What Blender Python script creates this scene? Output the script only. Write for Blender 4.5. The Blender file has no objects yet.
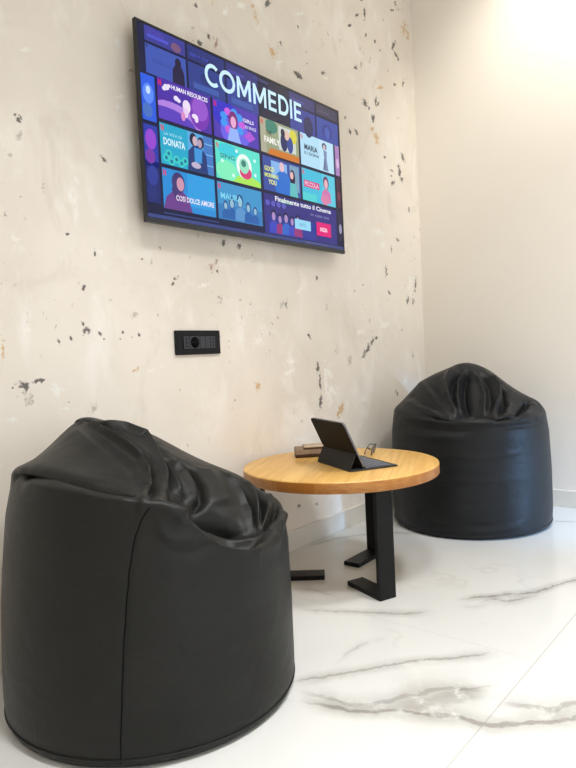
import bpy, math
import numpy as np
from mathutils import Vector, Matrix
S = bpy.context.scene
COL = S.collection

# ------------------------------------------------------------------ helpers
def link(name, mesh, parent=None, mats=()):
    o = bpy.data.objects.new(name, mesh)
    COL.objects.link(o)
    for m in mats:
        mesh.materials.append(m)
    if parent: o.parent = parent
    return o

def empty(name, loc, label, cat, group=None, rz=0.0):
    o = bpy.data.objects.new(name, None); COL.objects.link(o)
    o.empty_display_size = .05
    o.location = loc; o.rotation_euler = (0, 0, rz)
    o['label'] = label; o['category'] = cat
    if group: o['group'] = group
    return o

class MB:
    """collects polygons (with a material slot each) for ONE mesh"""
    def __init__(s): s.v = []; s.f = []; s.m = []; s.sm = []
    def add(s, vs, fs, mi=0, smooth=False):
        b = len(s.v); s.v += [tuple(v) for v in vs]
        for f in fs:
            s.f.append([b + i for i in f]); s.m.append(mi); s.sm.append(smooth)
    def box(s, lo, hi, mi=0):
        x0, y0, z0 = lo; x1, y1, z1 = hi
        s.add([(x0,y0,z0),(x1,y0,z0),(x1,y1,z0),(x0,y1,z0),(x0,y0,z1),(x1,y0,z1),(x1,y1,z1),(x0,y1,z1)],
              [(0,3,2,1),(4,5,6,7),(0,1,5,4),(1,2,6,5),(2,3,7,6),(3,0,4,7)], mi)
    def prism(s, poly, z0, z1, mi=0):
        n = len(poly)
        s.add([(x,y,z0) for x,y in poly] + [(x,y,z1) for x,y in poly],
              [list(range(n))[::-1], list(range(n, 2*n))] + [(i,(i+1)%n,n+(i+1)%n,n+i) for i in range(n)], mi)
    def lathe(s, prof, n=64, mi=0, c=(0,0,0), smooth=True):
        vs = []; fs = []
        for r, z in prof:
            for i in range(n):
                a = 2*math.pi*i/n; vs.append((c[0]+r*math.cos(a), c[1]+r*math.sin(a), c[2]+z))
        for j in range(len(prof)-1):
            for i in range(n):
                k = (i+1) % n; fs.append((j*n+i, j*n+k, (j+1)*n+k, (j+1)*n+i))
        s.add(vs, fs, mi, smooth)
    def tube(s, pts, r, n=8, closed=False, mi=0):
        P = [Vector(p) for p in pts]; L = len(P); vs = []; fs = []
        up = Vector((0.13, 0.21, 0.97)).normalized()
        for i, p in enumerate(P):
            if closed: t = P[(i+1) % L] - P[i-1]
            else: t = P[min(i+1, L-1)] - P[max(i-1, 0)]
            t.normalize()
            a = t.cross(up)
            if a.length < 1e-3: a = t.cross(Vector((1,0,0)))
            a.normalize(); b = t.cross(a)
            for k in range(n):
                w = 2*math.pi*k/n
                vs.append(p + r*(math.cos(w)*a + math.sin(w)*b))
        m = L if closed else L-1
        for i in range(m):
            j = (i+1) % L
            for k in range(n):
                q = (k+1) % n; fs.append((i*n+k, i*n+q, j*n+q, j*n+k))
        if not closed: fs += [list(range(n)), [ (L-1)*n + k for k in range(n)][::-1]]
        s.add(vs, fs, mi, True)
    def build(s, name, mats, parent=None, bevel=0, seg=2):
        me = bpy.data.meshes.new(name); me.from_pydata(s.v, [], s.f)
        me.polygons.foreach_set('material_index', s.m); me.polygons.foreach_set('use_smooth', s.sm)
        me.update()
        import bmesh
        bm = bmesh.new(); bm.from_mesh(me); bmesh.ops.recalc_face_normals(bm, faces=bm.faces); bm.to_mesh(me); bm.free()
        if not isinstance(mats, (list, tuple)): mats = [mats]
        o = link(name, me, parent, mats)
        if bevel:
            b = o.modifiers.new('bevel', 'BEVEL'); b.width = bevel; b.segments = seg; b.limit_method = 'ANGLE'; b.angle_limit = .6
        return o

def s2l(c):
    return tuple((x/12.92 if x <= .04045 else ((x+.055)/1.055)**2.4) for x in (v/255 for v in c))

class NT:
    """small node graph builder"""
    def __init__(s, name):
        s.mat = bpy.data.materials.new(name); s.mat.use_nodes = True
        s.t = s.mat.node_tree; s.t.nodes.clear()
        s.out = s.t.nodes.new('ShaderNodeOutputMaterial')
        s.p = s.t.nodes.new('ShaderNodeBsdfPrincipled')
        s.t.links.new(s.p.outputs[0], s.out.inputs[0])
    def put(s, sock, v):
        if hasattr(v, 'links'): s.t.links.new(v, sock)
        elif isinstance(v, tuple) and len(v) == 3 and sock.type == 'RGBA': sock.default_value = (*v, 1)
        else: sock.default_value = v
    def n(s, kind, ins=None, **props):
        nd = s.t.nodes.new('ShaderNode' + kind)
        for k, v in props.items(): setattr(nd, k, v)
        for k, v in (ins or {}).items(): s.put(nd.inputs[k], v)
        return nd
    def math(s, op, a, b=0.0, c=0.0, clamp=False):
        return s.n('Math', {0: a, 1: b, 2: c}, operation=op, use_clamp=clamp).outputs[0]
    def vmath(s, op, a, b=(0,0,0)):
        nd = s.n('VectorMath', {0: a, 1: b}, operation=op)
        return nd.outputs[1] if op in ('LENGTH', 'DOT_PRODUCT') else nd.outputs[0]
    def noise(s, vec, scale, detail=3, rough=.5, dist=0, out=0):
        return s.n('TexNoise', {'Vector': vec, 'Scale': scale, 'Detail': detail, 'Roughness': rough, 'Distortion': dist}).outputs[out]
    def mix(s, f, a, b, blend='MIX'):
        nd = s.n('Mix', data_type='RGBA', blend_type=blend)
        s.put(nd.inputs[0], f); s.put(nd.inputs[6], a); s.put(nd.inputs[7], b)
        return nd.outputs[2]
    def step(s, x, a, b):
        return s.n('MapRange', {0: x, 1: a, 2: b, 3: 0.0, 4: 1.0}, interpolation_type='SMOOTHSTEP').outputs[0]
    def pos(s): return s.n('NewGeometry').outputs['Position']
    def obj(s): return s.n('TexCoord').outputs['Object']
    def scale(s, v, sc): return s.n('Mapping', {0: v, 3: sc}).outputs[0]
    def set(s, **k):
        for a, v in k.items(): s.put(s.p.inputs[a.replace('_', ' ')], v)
        return s.mat
    def bump(s, h, strength, dist=.002):
        s.put(s.p.inputs['Normal'], s.n('Bump', {'Height': h, 'Strength': strength, 'Distance': dist}).outputs[0])

def plain(name, srgb, rough=.5, metal=0.0, spec=.5):
    t = NT(name); return t.set(Base_Color=s2l(srgb), Roughness=rough, Metallic=metal, Specular_IOR_Level=spec)

# ------------------------------------------------------------------ setting materials
MARKS = {'W': [(0.9817, 1.2088, 0.0259, 0.0104, -2.806), (0.9896, 1.1909, 0.0306, 0.0077, 1.485), (0.9767, 1.2243, 0.0183, 0.0082, 1.0812), (0.9978, 1.2634, 0.0118, 0.0087, 1.1079), (1.0377, 1.2483, 0.0123, 0.0073, -3.1232), (0.8114, 1.0859, 0.0195, 0.0083, 2.7373), (1.054, 1.0678, 0.0173, 0.0097, 1.4208), (1.0681, 1.0349, 0.0103, 0.0083, -2.7481), (0.8971, 0.6877, 0.0242, 0.0146, 1.5021), (0.929, 0.6361, 0.0271, 0.0082, 3.0437), (1.1629, 1.6941, 0.0187, 0.0105, 1.2722), (1.1588, 1.5398, 0.0198, 0.0104, -2.5185), (1.1494, 1.5055, 0.015, 0.0068, 1.4058), (1.1637, 1.6078, 0.0126, 0.0066, 3.1361), (1.7163, 0.8116, 0.0219, 0.0183, -3.007), (1.8956, 0.7315, 0.0245, 0.0156, 3.1315), (2.1357, 0.5796, 0.0462, 0.0427, 1.4948), (2.1114, 0.6317, 0.0834, 0.014, 1.4925), (1.2093, 0.7261, 0.0151, 0.0061, 3.097), (1.2567, 0.7394, 0.0118, 0.0094, -3.1341), (2.5755, 1.3114, 0.0541, 0.0138, -3.0088), (2.6165, 1.2646, 0.0387, 0.0266, 1.3123), (2.1432, 0.676, 0.0337, 0.0214, 1.474), (1.6219, 1.9572, 0.0201, 0.0127, -2.1182), (1.7005, 2.008, 0.0291, 0.0126, -2.6548), (1.911, 1.8793, 0.0264, 0.0052, -2.6463), (2.0518, 2.1124, 0.0292, 0.007, -2.6129), (2.2039, 1.9075, 0.0228, 0.0059, -2.8202), (2.297, 1.2221, 0.0234, 0.0128, -2.9583), (2.6033, 0.8765, 0.0447, 0.0145, -2.9966), (2.3853, 0.8436, 0.0399, 0.0137, -2.9953), (1.967, 1.0107, 0.0349, 0.0065, -2.6562), (1.6848, 1.1048, 0.0268, 0.0054, -2.8307), (1.4573, 1.0022, 0.0274, 0.0066, -2.8406), (1.1305, 1.1449, 0.0177, 0.0043, -3.0081), (0.8696, 1.5758, 0.0234, 0.0048, -2.8002), (0.8324, 0.8512, 0.0163, 0.0052, -3.1328), (0.7686, 0.6234, 0.0156, 0.0076, 3.0205), (2.8621, 1.08, 0.061, 0.0307, 1.4414), (2.4019, 0.536, 0.0414, 0.0136, 3.0565), (1.9214, 0.418, 0.0379, 0.0118, 3.0024), (1.8801, 0.6893, 0.0284, 0.0062, -2.8616), (2.7723, 0.6045, 0.03, 0.0249, 3.1298)], 'G': [(1.1621, 0.8934, 0.0127, 0.0099, 3.0962), (0.8404, 1.3494, 0.0123, 0.009, -2.3938), (1.5281, 0.9548, 0.0138, 0.0095, 1.3972), (1.0066, 0.6315, 0.0141, 0.0129, 1.6112), (2.2956, 0.7167, 0.0264, 0.0155, 1.4696), (2.8636, 0.7211, 0.0203, 0.0104, 1.4702), (0.8948, 1.2265, 0.0134, 0.0056, 1.4477), (0.9809, 0.9813, 0.0048, 0.004, -2.7248), (1.2412, 1.0607, 0.0093, 0.0057, 1.4042), (0.8197, 0.67, 0.0163, 0.013, 3.032), (1.8518, 0.9478, 0.0197, 0.0173, 1.063), (1.4662, 1.8466, 0.0146, 0.0059, -2.703), (2.49, 2.0562, 0.0143, 0.0079, 1.2939), (2.5691, 2.0995, 0.0151, 0.0095, 1.1537), (2.1939, 0.7673, 0.0214, 0.0146, 1.4441), (1.9398, 0.4915, 0.0127, 0.0059, 3.0223), (0.8103, 1.2948, 0.0079, 0.005, 1.2885), (1.622, 0.9583, 0.0072, 0.006, 1.2276), (2.0799, 1.9731, 0.0072, 0.0047, 1.0678), (2.2364, 1.8675, 0.0073, 0.005, -2.198), (2.3288, 2.1068, 0.0078, 0.0051, -2.2267), (2.7025, 2.3297, 0.0094, 0.006, -2.2598), (2.7304, 2.1044, 0.0106, 0.0068, 1.119), (2.2816, 1.0262, 0.0071, 0.006, 1.1612), (2.7628, 0.8529, 0.01, 0.0078, 1.352), (2.4729, 0.8985, 0.0072, 0.0065, 0.8168), (0.9084, 0.9317, 0.0044, 0.0027, -3.0409), (1.0813, 0.9381, 0.0051, 0.0029, -3.0533), (1.3237, 0.6595, 0.0062, 0.0038, 3.0698), (1.5704, 0.6064, 0.0053, 0.005, 1.5777), (1.7693, 0.7773, 0.0057, 0.0051, 1.2787)], 'O': [(1.7846, 2.0045, 0.0276, 0.0186, 1.5527), (1.7707, 2.0351, 0.0137, 0.0086, -2.2803), (1.8661, 1.902, 0.0262, 0.0233, -2.3033), (2.5935, 1.7543, 0.0358, 0.024, 2.1103), (2.5698, 1.7854, 0.0192, 0.0127, -2.6063), (2.6484, 1.9954, 0.039, 0.0088, -2.7752), (2.9067, 2.366, 0.043, 0.0237, 1.2569), (2.9453, 2.3402, 0.0317, 0.0149, 1.3528), (2.2106, 0.5091, 0.0356, 0.0216, 1.0847), (2.1871, 0.4942, 0.0171, 0.011, 1.509), (1.6928, 0.6438, 0.022, 0.0162, 1.4875), (1.1466, 0.7292, 0.014, 0.0046, -2.7666), (1.1654, 0.7373, 0.009, 0.0037, 1.4935), (0.7579, 0.8011, 0.0301, 0.0051, 1.4999), (1.5608, 1.9673, 0.0123, 0.0078, -2.206)], 'R': [(1.4992, 1.072, 0.0233, 0.0101, -2.7404), (1.5187, 1.0838, 0.0172, 0.0066, 1.4696), (1.5694, 1.8302, 0.0245, 0.0056, 1.1582), (2.3595, 1.0256, 0.0096, 0.0048, -3.0498), (2.4268, 1.0559, 0.0131, 0.0045, -2.9398), (2.8088, 1.8967, 0.0146, 0.0056, -2.8313), (1.2077, 1.6273, 0.0143, 0.008, 0.7094), (0.7204, 0.2263, 0.0499, 0.0051, 1.5037)], 'D': [(0.8407, 1.3925, 0.0095, 0.0087, 0.3025), (0.8307, 1.4, 0.0055, 0.0037, 1.157), (1.0899, 1.3396, 0.0137, 0.006, 2.5824), (0.8294, 1.1924, 0.0051, 0.0036, -2.7042), (0.9598, 1.1133, 0.0062, 0.0035, -2.9358), (1.0408, 1.0666, 0.0114, 0.0029, 1.4881), (0.9988, 0.9698, 0.0089, 0.0047, 1.0611), (0.9999, 0.8514, 0.0144, 0.0111, -2.8717), (0.9885, 0.8681, 0.0084, 0.0047, 1.4638), (1.0379, 0.8429, 0.0086, 0.0049, 2.1463), (1.0532, 0.8257, 0.0033, 0.0026, -3.06), (0.912, 0.8163, 0.0094, 0.005, 1.4789), (0.9487, 0.8295, 0.0095, 0.0049, 1.686), (1.1075, 0.8251, 0.0056, 0.0032, -3.1205), (1.1194, 0.8456, 0.0047, 0.0035, 1.4147), (1.1762, 0.8365, 0.0055, 0.0044, 1.3752), (1.1503, 0.8307, 0.0032, 0.0024, -3.0738), (0.8062, 0.7073, 0.0187, 0.0103, 3.0753), (0.7769, 0.7042, 0.0031, 0.003, 3.069), (0.8407, 0.6944, 0.0033, 0.0026, 3.0657), (0.8451, 0.7178, 0.0194, 0.0058, -2.9571), (0.9303, 0.6551, 0.0036, 0.0027, 3.033), (1.5523, 1.1518, 0.0148, 0.0098, 0.6938), (1.6312, 1.1495, 0.0147, 0.0092, -3.0875), (1.329, 1.0141, 0.0165, 0.0064, -2.7115), (1.3198, 1.0009, 0.011, 0.0042, 0.8552), (1.5165, 1.053, 0.0069, 0.0059, -2.5916), (1.2525, 0.8981, 0.0038, 0.0031, 1.3051), (1.2039, 1.0666, 0.0038, 0.0027, -2.8928), (1.5692, 0.8554, 0.0045, 0.0031, -3.0637), (1.4854, 1.9281, 0.0109, 0.0065, 1.173), (1.3979, 1.9005, 0.008, 0.005, -2.2678), (1.4897, 1.8062, 0.018, 0.0083, 3.0036), (1.5377, 1.8426, 0.0119, 0.0074, 2.0179), (1.8506, 2.0732, 0.0243, 0.0123, -2.5029), (1.9224, 1.9509, 0.022, 0.0105, 0.8088), (2.02, 1.8637, 0.0266, 0.0157, 3.0934), (2.0761, 1.9244, 0.0143, 0.0044, -2.6013), (2.1911, 1.9242, 0.0191, 0.0084, -2.7429), (2.4468, 2.0249, 0.0187, 0.0085, -2.7772), (2.4741, 2.2672, 0.0217, 0.0065, -2.5965), (2.5382, 2.2957, 0.035, 0.0099, 1.4492), (2.4131, 2.201, 0.0174, 0.0052, -2.5989), (2.0347, 2.0555, 0.0106, 0.0065, 2.1881), (2.5434, 2.2036, 0.0104, 0.0067, -2.3344), (2.7883, 2.2373, 0.0358, 0.0105, 0.9034), (2.8144, 2.2028, 0.0224, 0.0103, 2.7882), (2.8331, 2.1945, 0.0134, 0.0082, 1.1846), (2.663, 2.1762, 0.0114, 0.0075, -2.2556), (2.6208, 2.2034, 0.009, 0.0059, -2.2415), (2.7929, 2.4108, 0.0213, 0.0058, -2.8579), (2.8254, 2.4567, 0.0144, 0.0086, 1.1136), (2.5098, 1.8879, 0.0266, 0.0159, 2.8635), (2.5425, 1.8741, 0.0106, 0.0075, -2.2235), (2.6071, 1.9236, 0.0239, 0.0087, 1.4338), (2.6241, 1.9144, 0.0146, 0.0077, 1.34), (2.7928, 2.0565, 0.0167, 0.0064, -2.7868), (2.8737, 2.0853, 0.0231, 0.0098, 1.4004), (2.5735, 1.8321, 0.0204, 0.0143, 1.0512), (2.3754, 1.7254, 0.0169, 0.0098, 2.7327), (2.4318, 1.7344, 0.0166, 0.0098, 2.7892), (2.3408, 1.7774, 0.0094, 0.0064, 1.1244), (2.5133, 2.3484, 0.0168, 0.0065, -2.6787), (2.8428, 1.7091, 0.0244, 0.0154, 2.1575), (2.8019, 1.6324, 0.038, 0.0133, 1.7738), (2.8237, 1.5973, 0.0139, 0.0107, -2.2758), (2.7289, 1.6232, 0.0162, 0.0068, 3.1284), (2.7338, 1.5665, 0.0248, 0.0112, 0.494), (2.7173, 1.5971, 0.0089, 0.0046, -2.8524), (2.6634, 1.6766, 0.0103, 0.006, -3.0438), (2.8826, 1.4532, 0.0155, 0.0091, 1.3632), (2.7596, 1.2944, 0.0188, 0.0084, 3.086), (2.6933, 1.2439, 0.0147, 0.0075, 1.4251), (2.083, 1.0654, 0.0078, 0.0061, 2.6191), (2.6332, 1.1338, 0.0312, 0.0119, 1.4638), (2.653, 1.035, 0.0141, 0.0095, 2.541), (2.9198, 1.0832, 0.048, 0.0091, 1.3044), (2.8358, 1.0085, 0.0204, 0.0151, 1.3355), (2.8863, 0.9952, 0.0155, 0.0123, 1.2739), (2.4366, 0.7616, 0.0498, 0.013, 0.7022), (2.4819, 0.7974, 0.0275, 0.0101, 0.8406), (2.4009, 0.7309, 0.0186, 0.009, 0.5007), (2.0614, 0.7007, 0.0226, 0.0088, 1.4873), (2.07, 0.6343, 0.0453, 0.0068, 1.5517), (2.0673, 0.5561, 0.0331, 0.0095, 1.341), (2.6889, 0.546, 0.0164, 0.0086, 2.1214), (2.5268, 0.8155, 0.0176, 0.0074, -3.1348), (2.0111, 0.8281, 0.0131, 0.0079, 2.2092), (1.876, 0.9524, 0.0164, 0.0068, 1.1794), (1.8806, 0.9332, 0.0078, 0.0048, 1.4304), (1.8953, 0.16, 0.0086, 0.0069, 0.3977), (2.0114, 0.1432, 0.0092, 0.0072, 0.3342)]}

def plaster():
    t = NT('worn_plaster'); P = t.pos()
    big = t.noise(P, 1.3, 4, .6)
    mid = t.noise(t.scale(P, (1, 1, .6)), 6, 5, .65, .6)
    c = t.mix(t.step(big, .35, .7), s2l((239, 231, 220)), s2l((226, 217, 205)))
    c = t.mix(t.math('MULTIPLY', t.step(mid, .5, .7), .6), c, s2l((247, 243, 236)))
    c = t.mix(t.math('MULTIPLY', t.step(t.noise(P, 3.1, 5, .7, 1.0), .56, .72), .35), c, s2l((212, 202, 189)))
    # short trowel scratches
    scr = t.noise(t.scale(P, (1, 34, 9)), 1.5, 6, .7)
    c = t.mix(t.math('MULTIPLY', t.step(scr, .66, .73), .55), c, s2l((244, 241, 234)))
    # tiny scattered specks, thicker towards the far top of the wall
    sp = t.noise(t.scale(P, (1, 60, 38)), 1, 3, .6)
    reg = t.step(t.noise(P, 2.3, 2), .5, .62)
    c = t.mix(t.math('MULTIPLY', t.math('MULTIPLY', t.step(sp, .655, .71), reg), .6), c, s2l((130, 121, 110)))
    fine = t.noise(P, 95, 5, .68, .4); fine2 = t.noise(t.vmath('ADD', P, (5, 3, 1)), 34, 4, .65, .8)
    fl = t.math('ADD', t.math('MULTIPLY', t.math('SUBTRACT', fine, .5), 4.2), t.math('MULTIPLY', t.math('SUBTRACT', fine2, .5), 3.4))
    hsum = t.math('MULTIPLY', mid, .6)
    for key, col, gain, sharp in (('W', (247, 244, 237), .8, 1.4), ('G', (168, 160, 148), .6, 1.4), ('O', (208, 166, 102), .78, 1.6),
                                  ('R', (158, 112, 84), .7, 1.6), ('D', (70, 65, 60), .86, 2.3)):
        d = None
        for (y, z, ry, rz, an) in MARKS[key]:
            Q = P if d is None else t.n('VectorMath', {0: d, 1: (1e-7, 1e-7, 1e-7), 2: P}, operation='MULTIPLY_ADD').outputs[0]   # one after the other
            m = t.n('Mapping', {0: Q, 1: (-1.56, y, z), 2: (an, 0, 0), 3: (1, ry, rz)}, vector_type='TEXTURE').outputs[0]
            L = t.vmath('LENGTH', m)  # 1 on the mark's outline
            d = L if d is None else t.math('MINIMUM', d, L)
        k = t.math('SUBTRACT', t.math('ADD', t.math('MULTIPLY', fl, {'D': 1.0, 'O': .9, 'W': 1.1}.get(key, 1.2)), {'D': .95, 'W': 1.0}.get(key, .9)), d)
        mask = t.math('MULTIPLY', t.math('MULTIPLY', k, sharp, clamp=True), gain)
        c = t.mix(mask, c, s2l(col))
        hsum = t.math('SUBTRACT' if key != 'W' else 'ADD', hsum, t.math('MULTIPLY', mask, .5))
    t.bump(t.math('ADD', hsum, t.math('MULTIPLY', fine, .12)), .35, .003)
    return t.set(Base_Color=c, Roughness=.62, Specular_IOR_Level=.3)

VEINS = [([(-0.025, 1.383), (0.055, 1.339), (0.086, 1.32), (0.161, 1.321), (0.252, 1.345), (0.33, 1.35), (0.421, 1.326)], 0.022, 0.55), ([(0.165, 1.302), (0.223, 1.304), (0.288, 1.31), (0.355, 1.32), (0.425, 1.329)], 0.06, 0.5), ([(-0.026, 1.342), (0.084, 1.294), (0.197, 1.28), (0.256, 1.264), (0.313, 1.245), (0.347, 1.218), (0.391, 1.207), (0.444, 1.213), (0.493, 1.216), (0.549, 1.228), (0.615, 1.24)], 0.02, 0.75), ([(0.381, 1.268), (0.416, 1.28), (0.446, 1.277), (0.484, 1.266), (0.503, 1.253), (0.536, 1.269), (0.589, 1.272), (0.637, 1.275)], 0.026, 0.6), ([(0.484, 1.252), (0.504, 1.236), (0.553, 1.238)], 0.05, 0.55), ([(-0.055, 1.412), (0.064, 1.441), (0.158, 1.46), (0.239, 1.477), (0.316, 1.489), (0.405, 1.495), (0.496, 1.511)], 0.014, 0.6), ([(0.063, 1.456), (0.105, 1.536), (0.148, 1.58), (0.19, 1.61), (0.237, 1.622)], 0.012, 0.4), ([(0.27, 1.327), (0.363, 1.347), (0.448, 1.365)], 0.01, 0.5), ([(0.458, 1.83), (0.509, 1.854), (0.572, 1.862), (0.62, 1.872), (0.698, 1.878), (0.745, 1.896), (0.824, 1.936), (0.985, 1.995)], 0.013, 0.7), ([(0.504, 1.787), (0.57, 1.839), (0.602, 1.82), (0.652, 1.836), (0.727, 1.858)], 0.02, 0.6), ([(0.453, 1.801), (0.49, 1.789), (0.553, 1.803)], 0.014, 0.5), ([(-0.022, 1.837), (0.057, 1.813), (0.136, 1.803), (0.214, 1.78), (0.283, 1.764), (0.401, 1.778)], 0.014, 0.55), ([(-0.024, 1.981), (0.018, 1.993), (0.065, 1.961), (0.137, 1.886)], 0.018, 0.4), ([(0.01, 2.427), (0.091, 2.48), (0.205, 2.544), (0.295, 2.572), (0.434, 2.562), (0.519, 2.519)], 0.012, 0.45), ([(1.008, 2.628), (1.106, 2.61), (1.214, 2.574)], 0.012, 0.5), ([(-0.238, 1.142), (-0.159, 1.296), (-0.076, 1.335), (-0.011, 1.329)], 0.02, 0.4)]
def marble(name, tint=(212, 212, 209), grid=True, veins=True):
    t = NT(name); P = t.pos()
    ds = t.noise(P, 5, 4, .6, 0, 1)
    W = t.vmath('ADD', P, t.vmath('MULTIPLY', t.vmath('SUBTRACT', ds, (.5, .5, .5)), (.05, .05, .05)))
    ds2 = t.noise(P, 38, 3, .6, 0, 1)
    W = t.vmath('ADD', W, t.vmath('MULTIPLY', t.vmath('SUBTRACT', ds2, (.5, .5, .5)), (.022, .022, .022)))
    c = t.mix(t.step(t.noise(P, 1.6, 3), .35, .7), s2l(tint), s2l(tuple(v-5 for v in tint)))
    # soft clouds and hair veins everywhere
    hv = t.math('ABSOLUTE', t.math('SUBTRACT', t.noise(W, 2.1, 4, .55), .5))
    hm = t.math('MULTIPLY', t.math('SUBTRACT', 1.0, t.step(hv, .0, .018)), t.step(t.noise(P, 1.9, 2), .5, .68))
    c = t.mix(t.math('MULTIPLY', hm, .22), c, s2l((168, 160, 150)))
    if veins:
        p = t.vmath('DOT_PRODUCT', W, (.767, .639, 0)); q = t.vmath('DOT_PRODUCT', W, (-.641, .766, 0))
        pn = t.math('DIVIDE', t.math('ADD', p, 2.0), 4.0)
        brk = t.noise(W, 16, 4, .65)
        for pts, wid, gain in VEINS:
            fc = t.n('FloatCurve', {1: pn})
            cu = fc.mapping.curves[0]
            xs = [( (a+2)/4, b/4) for a, b in pts]
            while len(cu.points) < len(xs): cu.points.new(.5, .5)
            for k, (a, b) in enumerate(xs): cu.points[k].location = (a, b); cu.points[k].handle_type = 'AUTO'
            fc.mapping.update()
            dist = t.math('ABSOLUTE', t.math('SUBTRACT', q, t.math('MULTIPLY', fc.outputs[0], 4.0)))
            a0, a1 = xs[0][0], xs[-1][0]
            e = t.math('MULTIPLY', t.step(pn, a0, a0+.02), t.math('SUBTRACT', 1.0, t.step(pn, a1-.02, a1)))
            core = t.math('SUBTRACT', 1.0, t.step(dist, wid*.16, wid*.7))
            halo = t.math('MULTIPLY', t.math('SUBTRACT', 1.0, t.step(dist, 0, wid*2.8)), .5)
            m = t.math('MULTIPLY', t.math('MULTIPLY', t.math('MAXIMUM', core, halo), e), t.step(brk, .22, .5))
            c = t.mix(t.math('MULTIPLY', m, gain), c, s2l((118, 112, 104)))
    if grid:
        sx = t.n('SeparateXYZ', {0: P})
        def line(v, off):
            f = t.math('ABSOLUTE', t.math('SUBTRACT', t.math('FRACT', t.math('DIVIDE', t.math('ADD', v, -off + 12 + .6), 1.2)), .5))
            return t.math('LESS_THAN', f, .0016/1.2)
        g = t.math('MAXIMUM', line(sx.outputs[0], -.511), t.math('MULTIPLY', line(sx.outputs[1], 1.481), .4))
        c = t.mix(t.math('MULTIPLY', g, .5), c, s2l((150, 145, 137)))
    return t.set(Base_Color=c, Roughness=.16, Specular_IOR_Level=.5)

M_plaster = plaster()
M_floor = marble('polished_marble_tile')
M_base = marble('marble_baseboard', (226, 221, 212), False, False)
def paint(name, srgb):
    t = NT(name); P = t.pos()
    c = t.mix(t.step(t.noise(P, 1.1, 3), .3, .7), s2l(srgb), s2l(tuple(v-4 for v in srgb)))
    t.bump(t.noise(P, 160, 3), .08, .001)
    return t.set(Base_Color=c, Roughness=.6, Specular_IOR_Level=.3)
M_white = paint('white_wall_paint', (240, 234, 225))
M_ceil = paint('ceiling_paint', (240, 236, 228))
M_alu = plain('window_frame_white', (225, 225, 225), .4)

# ------------------------------------------------------------------ setting
XL, XR, YF, YB, ZC = -1.56, 2.0, -2.4, 2.99, 2.85
def slab(name, lo, hi, mat):
    m = MB(); m.box(lo, hi); o = m.build(name, mat); o['kind'] = 'structure'; return o
slab('floor', (XL-.1, YF-.1, -.1), (XR+.1, YB+.1, 0), M_floor)
slab('ceiling', (XL-.1, YF-.1, ZC), (XR+.1, YB+.1, ZC+.1), M_ceil)
slab('wall_left', (XL-.1, YF, 0), (XL, YB, ZC), M_plaster)
slab('wall_back', (XL-.1, YB, 0), (XR+.1, YB+.1, ZC), M_white)
slab('wall_front', (XL-.1, YF-.1, 0), (XR+.1, YF, ZC), M_white)
w = MB()   # right wall with a low wide window and an opening near the far corner, added for the blue light
WY0, WY1, WZ0, WZ1 = -.6, 1.6, .35, 1.75
DY0, DY1, DZ = 2.05, 2.93, 2.1
w.box((XR, YF, 0), (XR+.1, WY0, ZC)); w.box((XR, WY1, 0), (XR+.1, DY0, ZC)); w.box((XR, DY1, 0), (XR+.1, YB, ZC))
w.box((XR, WY0, 0), (XR+.1, WY1, WZ0)); w.box((XR, WY0, WZ1), (XR+.1, WY1, ZC)); w.box((XR, DY0, DZ), (XR+.1, DY1, ZC))
o = w.build('wall_right', M_white); o['kind'] = 'structure'
w = MB()
for a, b in ((WY0, WY0+.06), (WY1-.06, WY1), (.47, .53)): w.box((XR+.02, a, WZ0), (XR+.08, b, WZ1))
for a, b in ((WZ0, WZ0+.06), (WZ1-.06, WZ1)): w.box((XR+.02, WY0, a), (XR+.08, WY1, b))
o = w.build('window_1', M_alu); o['kind'] = 'structure'
w = MB()
for a, b in ((DY0, DY0+.07), (DY1-.07, DY1)): w.box((XR+.02, a, 0), (XR+.08, b, DZ))
for a, b in ((0, .08), (DZ-.07, DZ)): w.box((XR+.02, DY0, a), (XR+.08, DY1, b))
o = w.build('door_1', M_alu); o['kind'] = 'structure'  # unseen frame, added to go with the blue spot
b = MB(); b.box((XL, YF, 0), (XL+.011, YB, .077)); o = b.build('baseboard_left', M_base, bevel=.002); o['kind'] = 'structure'
b = MB(); b.box((XL+.011, YB-.011, 0), (XR, YB, .077)); o = b.build('baseboard_back', M_base, bevel=.002); o['kind'] = 'structure'

# ------------------------------------------------------------------ television
M_bez = plain('black_plastic', (22, 22, 24), .35)
M_strip = plain('dark_grey_metal_strip', (70, 72, 76), .35, .7)
M_case = plain('matt_black_casing', (26, 26, 27), .6)
M_port = plain('pale_connector', (200, 196, 188), .5)
EM = {}
def glow(c, k=1.0):
    key = (tuple(c), k)
    if key not in EM:
        t = NT('screen_colour'); lin = tuple(v*k*EMIT for v in s2l(c))
        t.set(Base_Color=(0.01, .01, .01), Emission_Color=lin, Emission_Strength=1.0, Roughness=.25, Specular_IOR_Level=.22)
        EM[key] = t.mat
    return EM[key]
EMIT = 0.722

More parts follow.
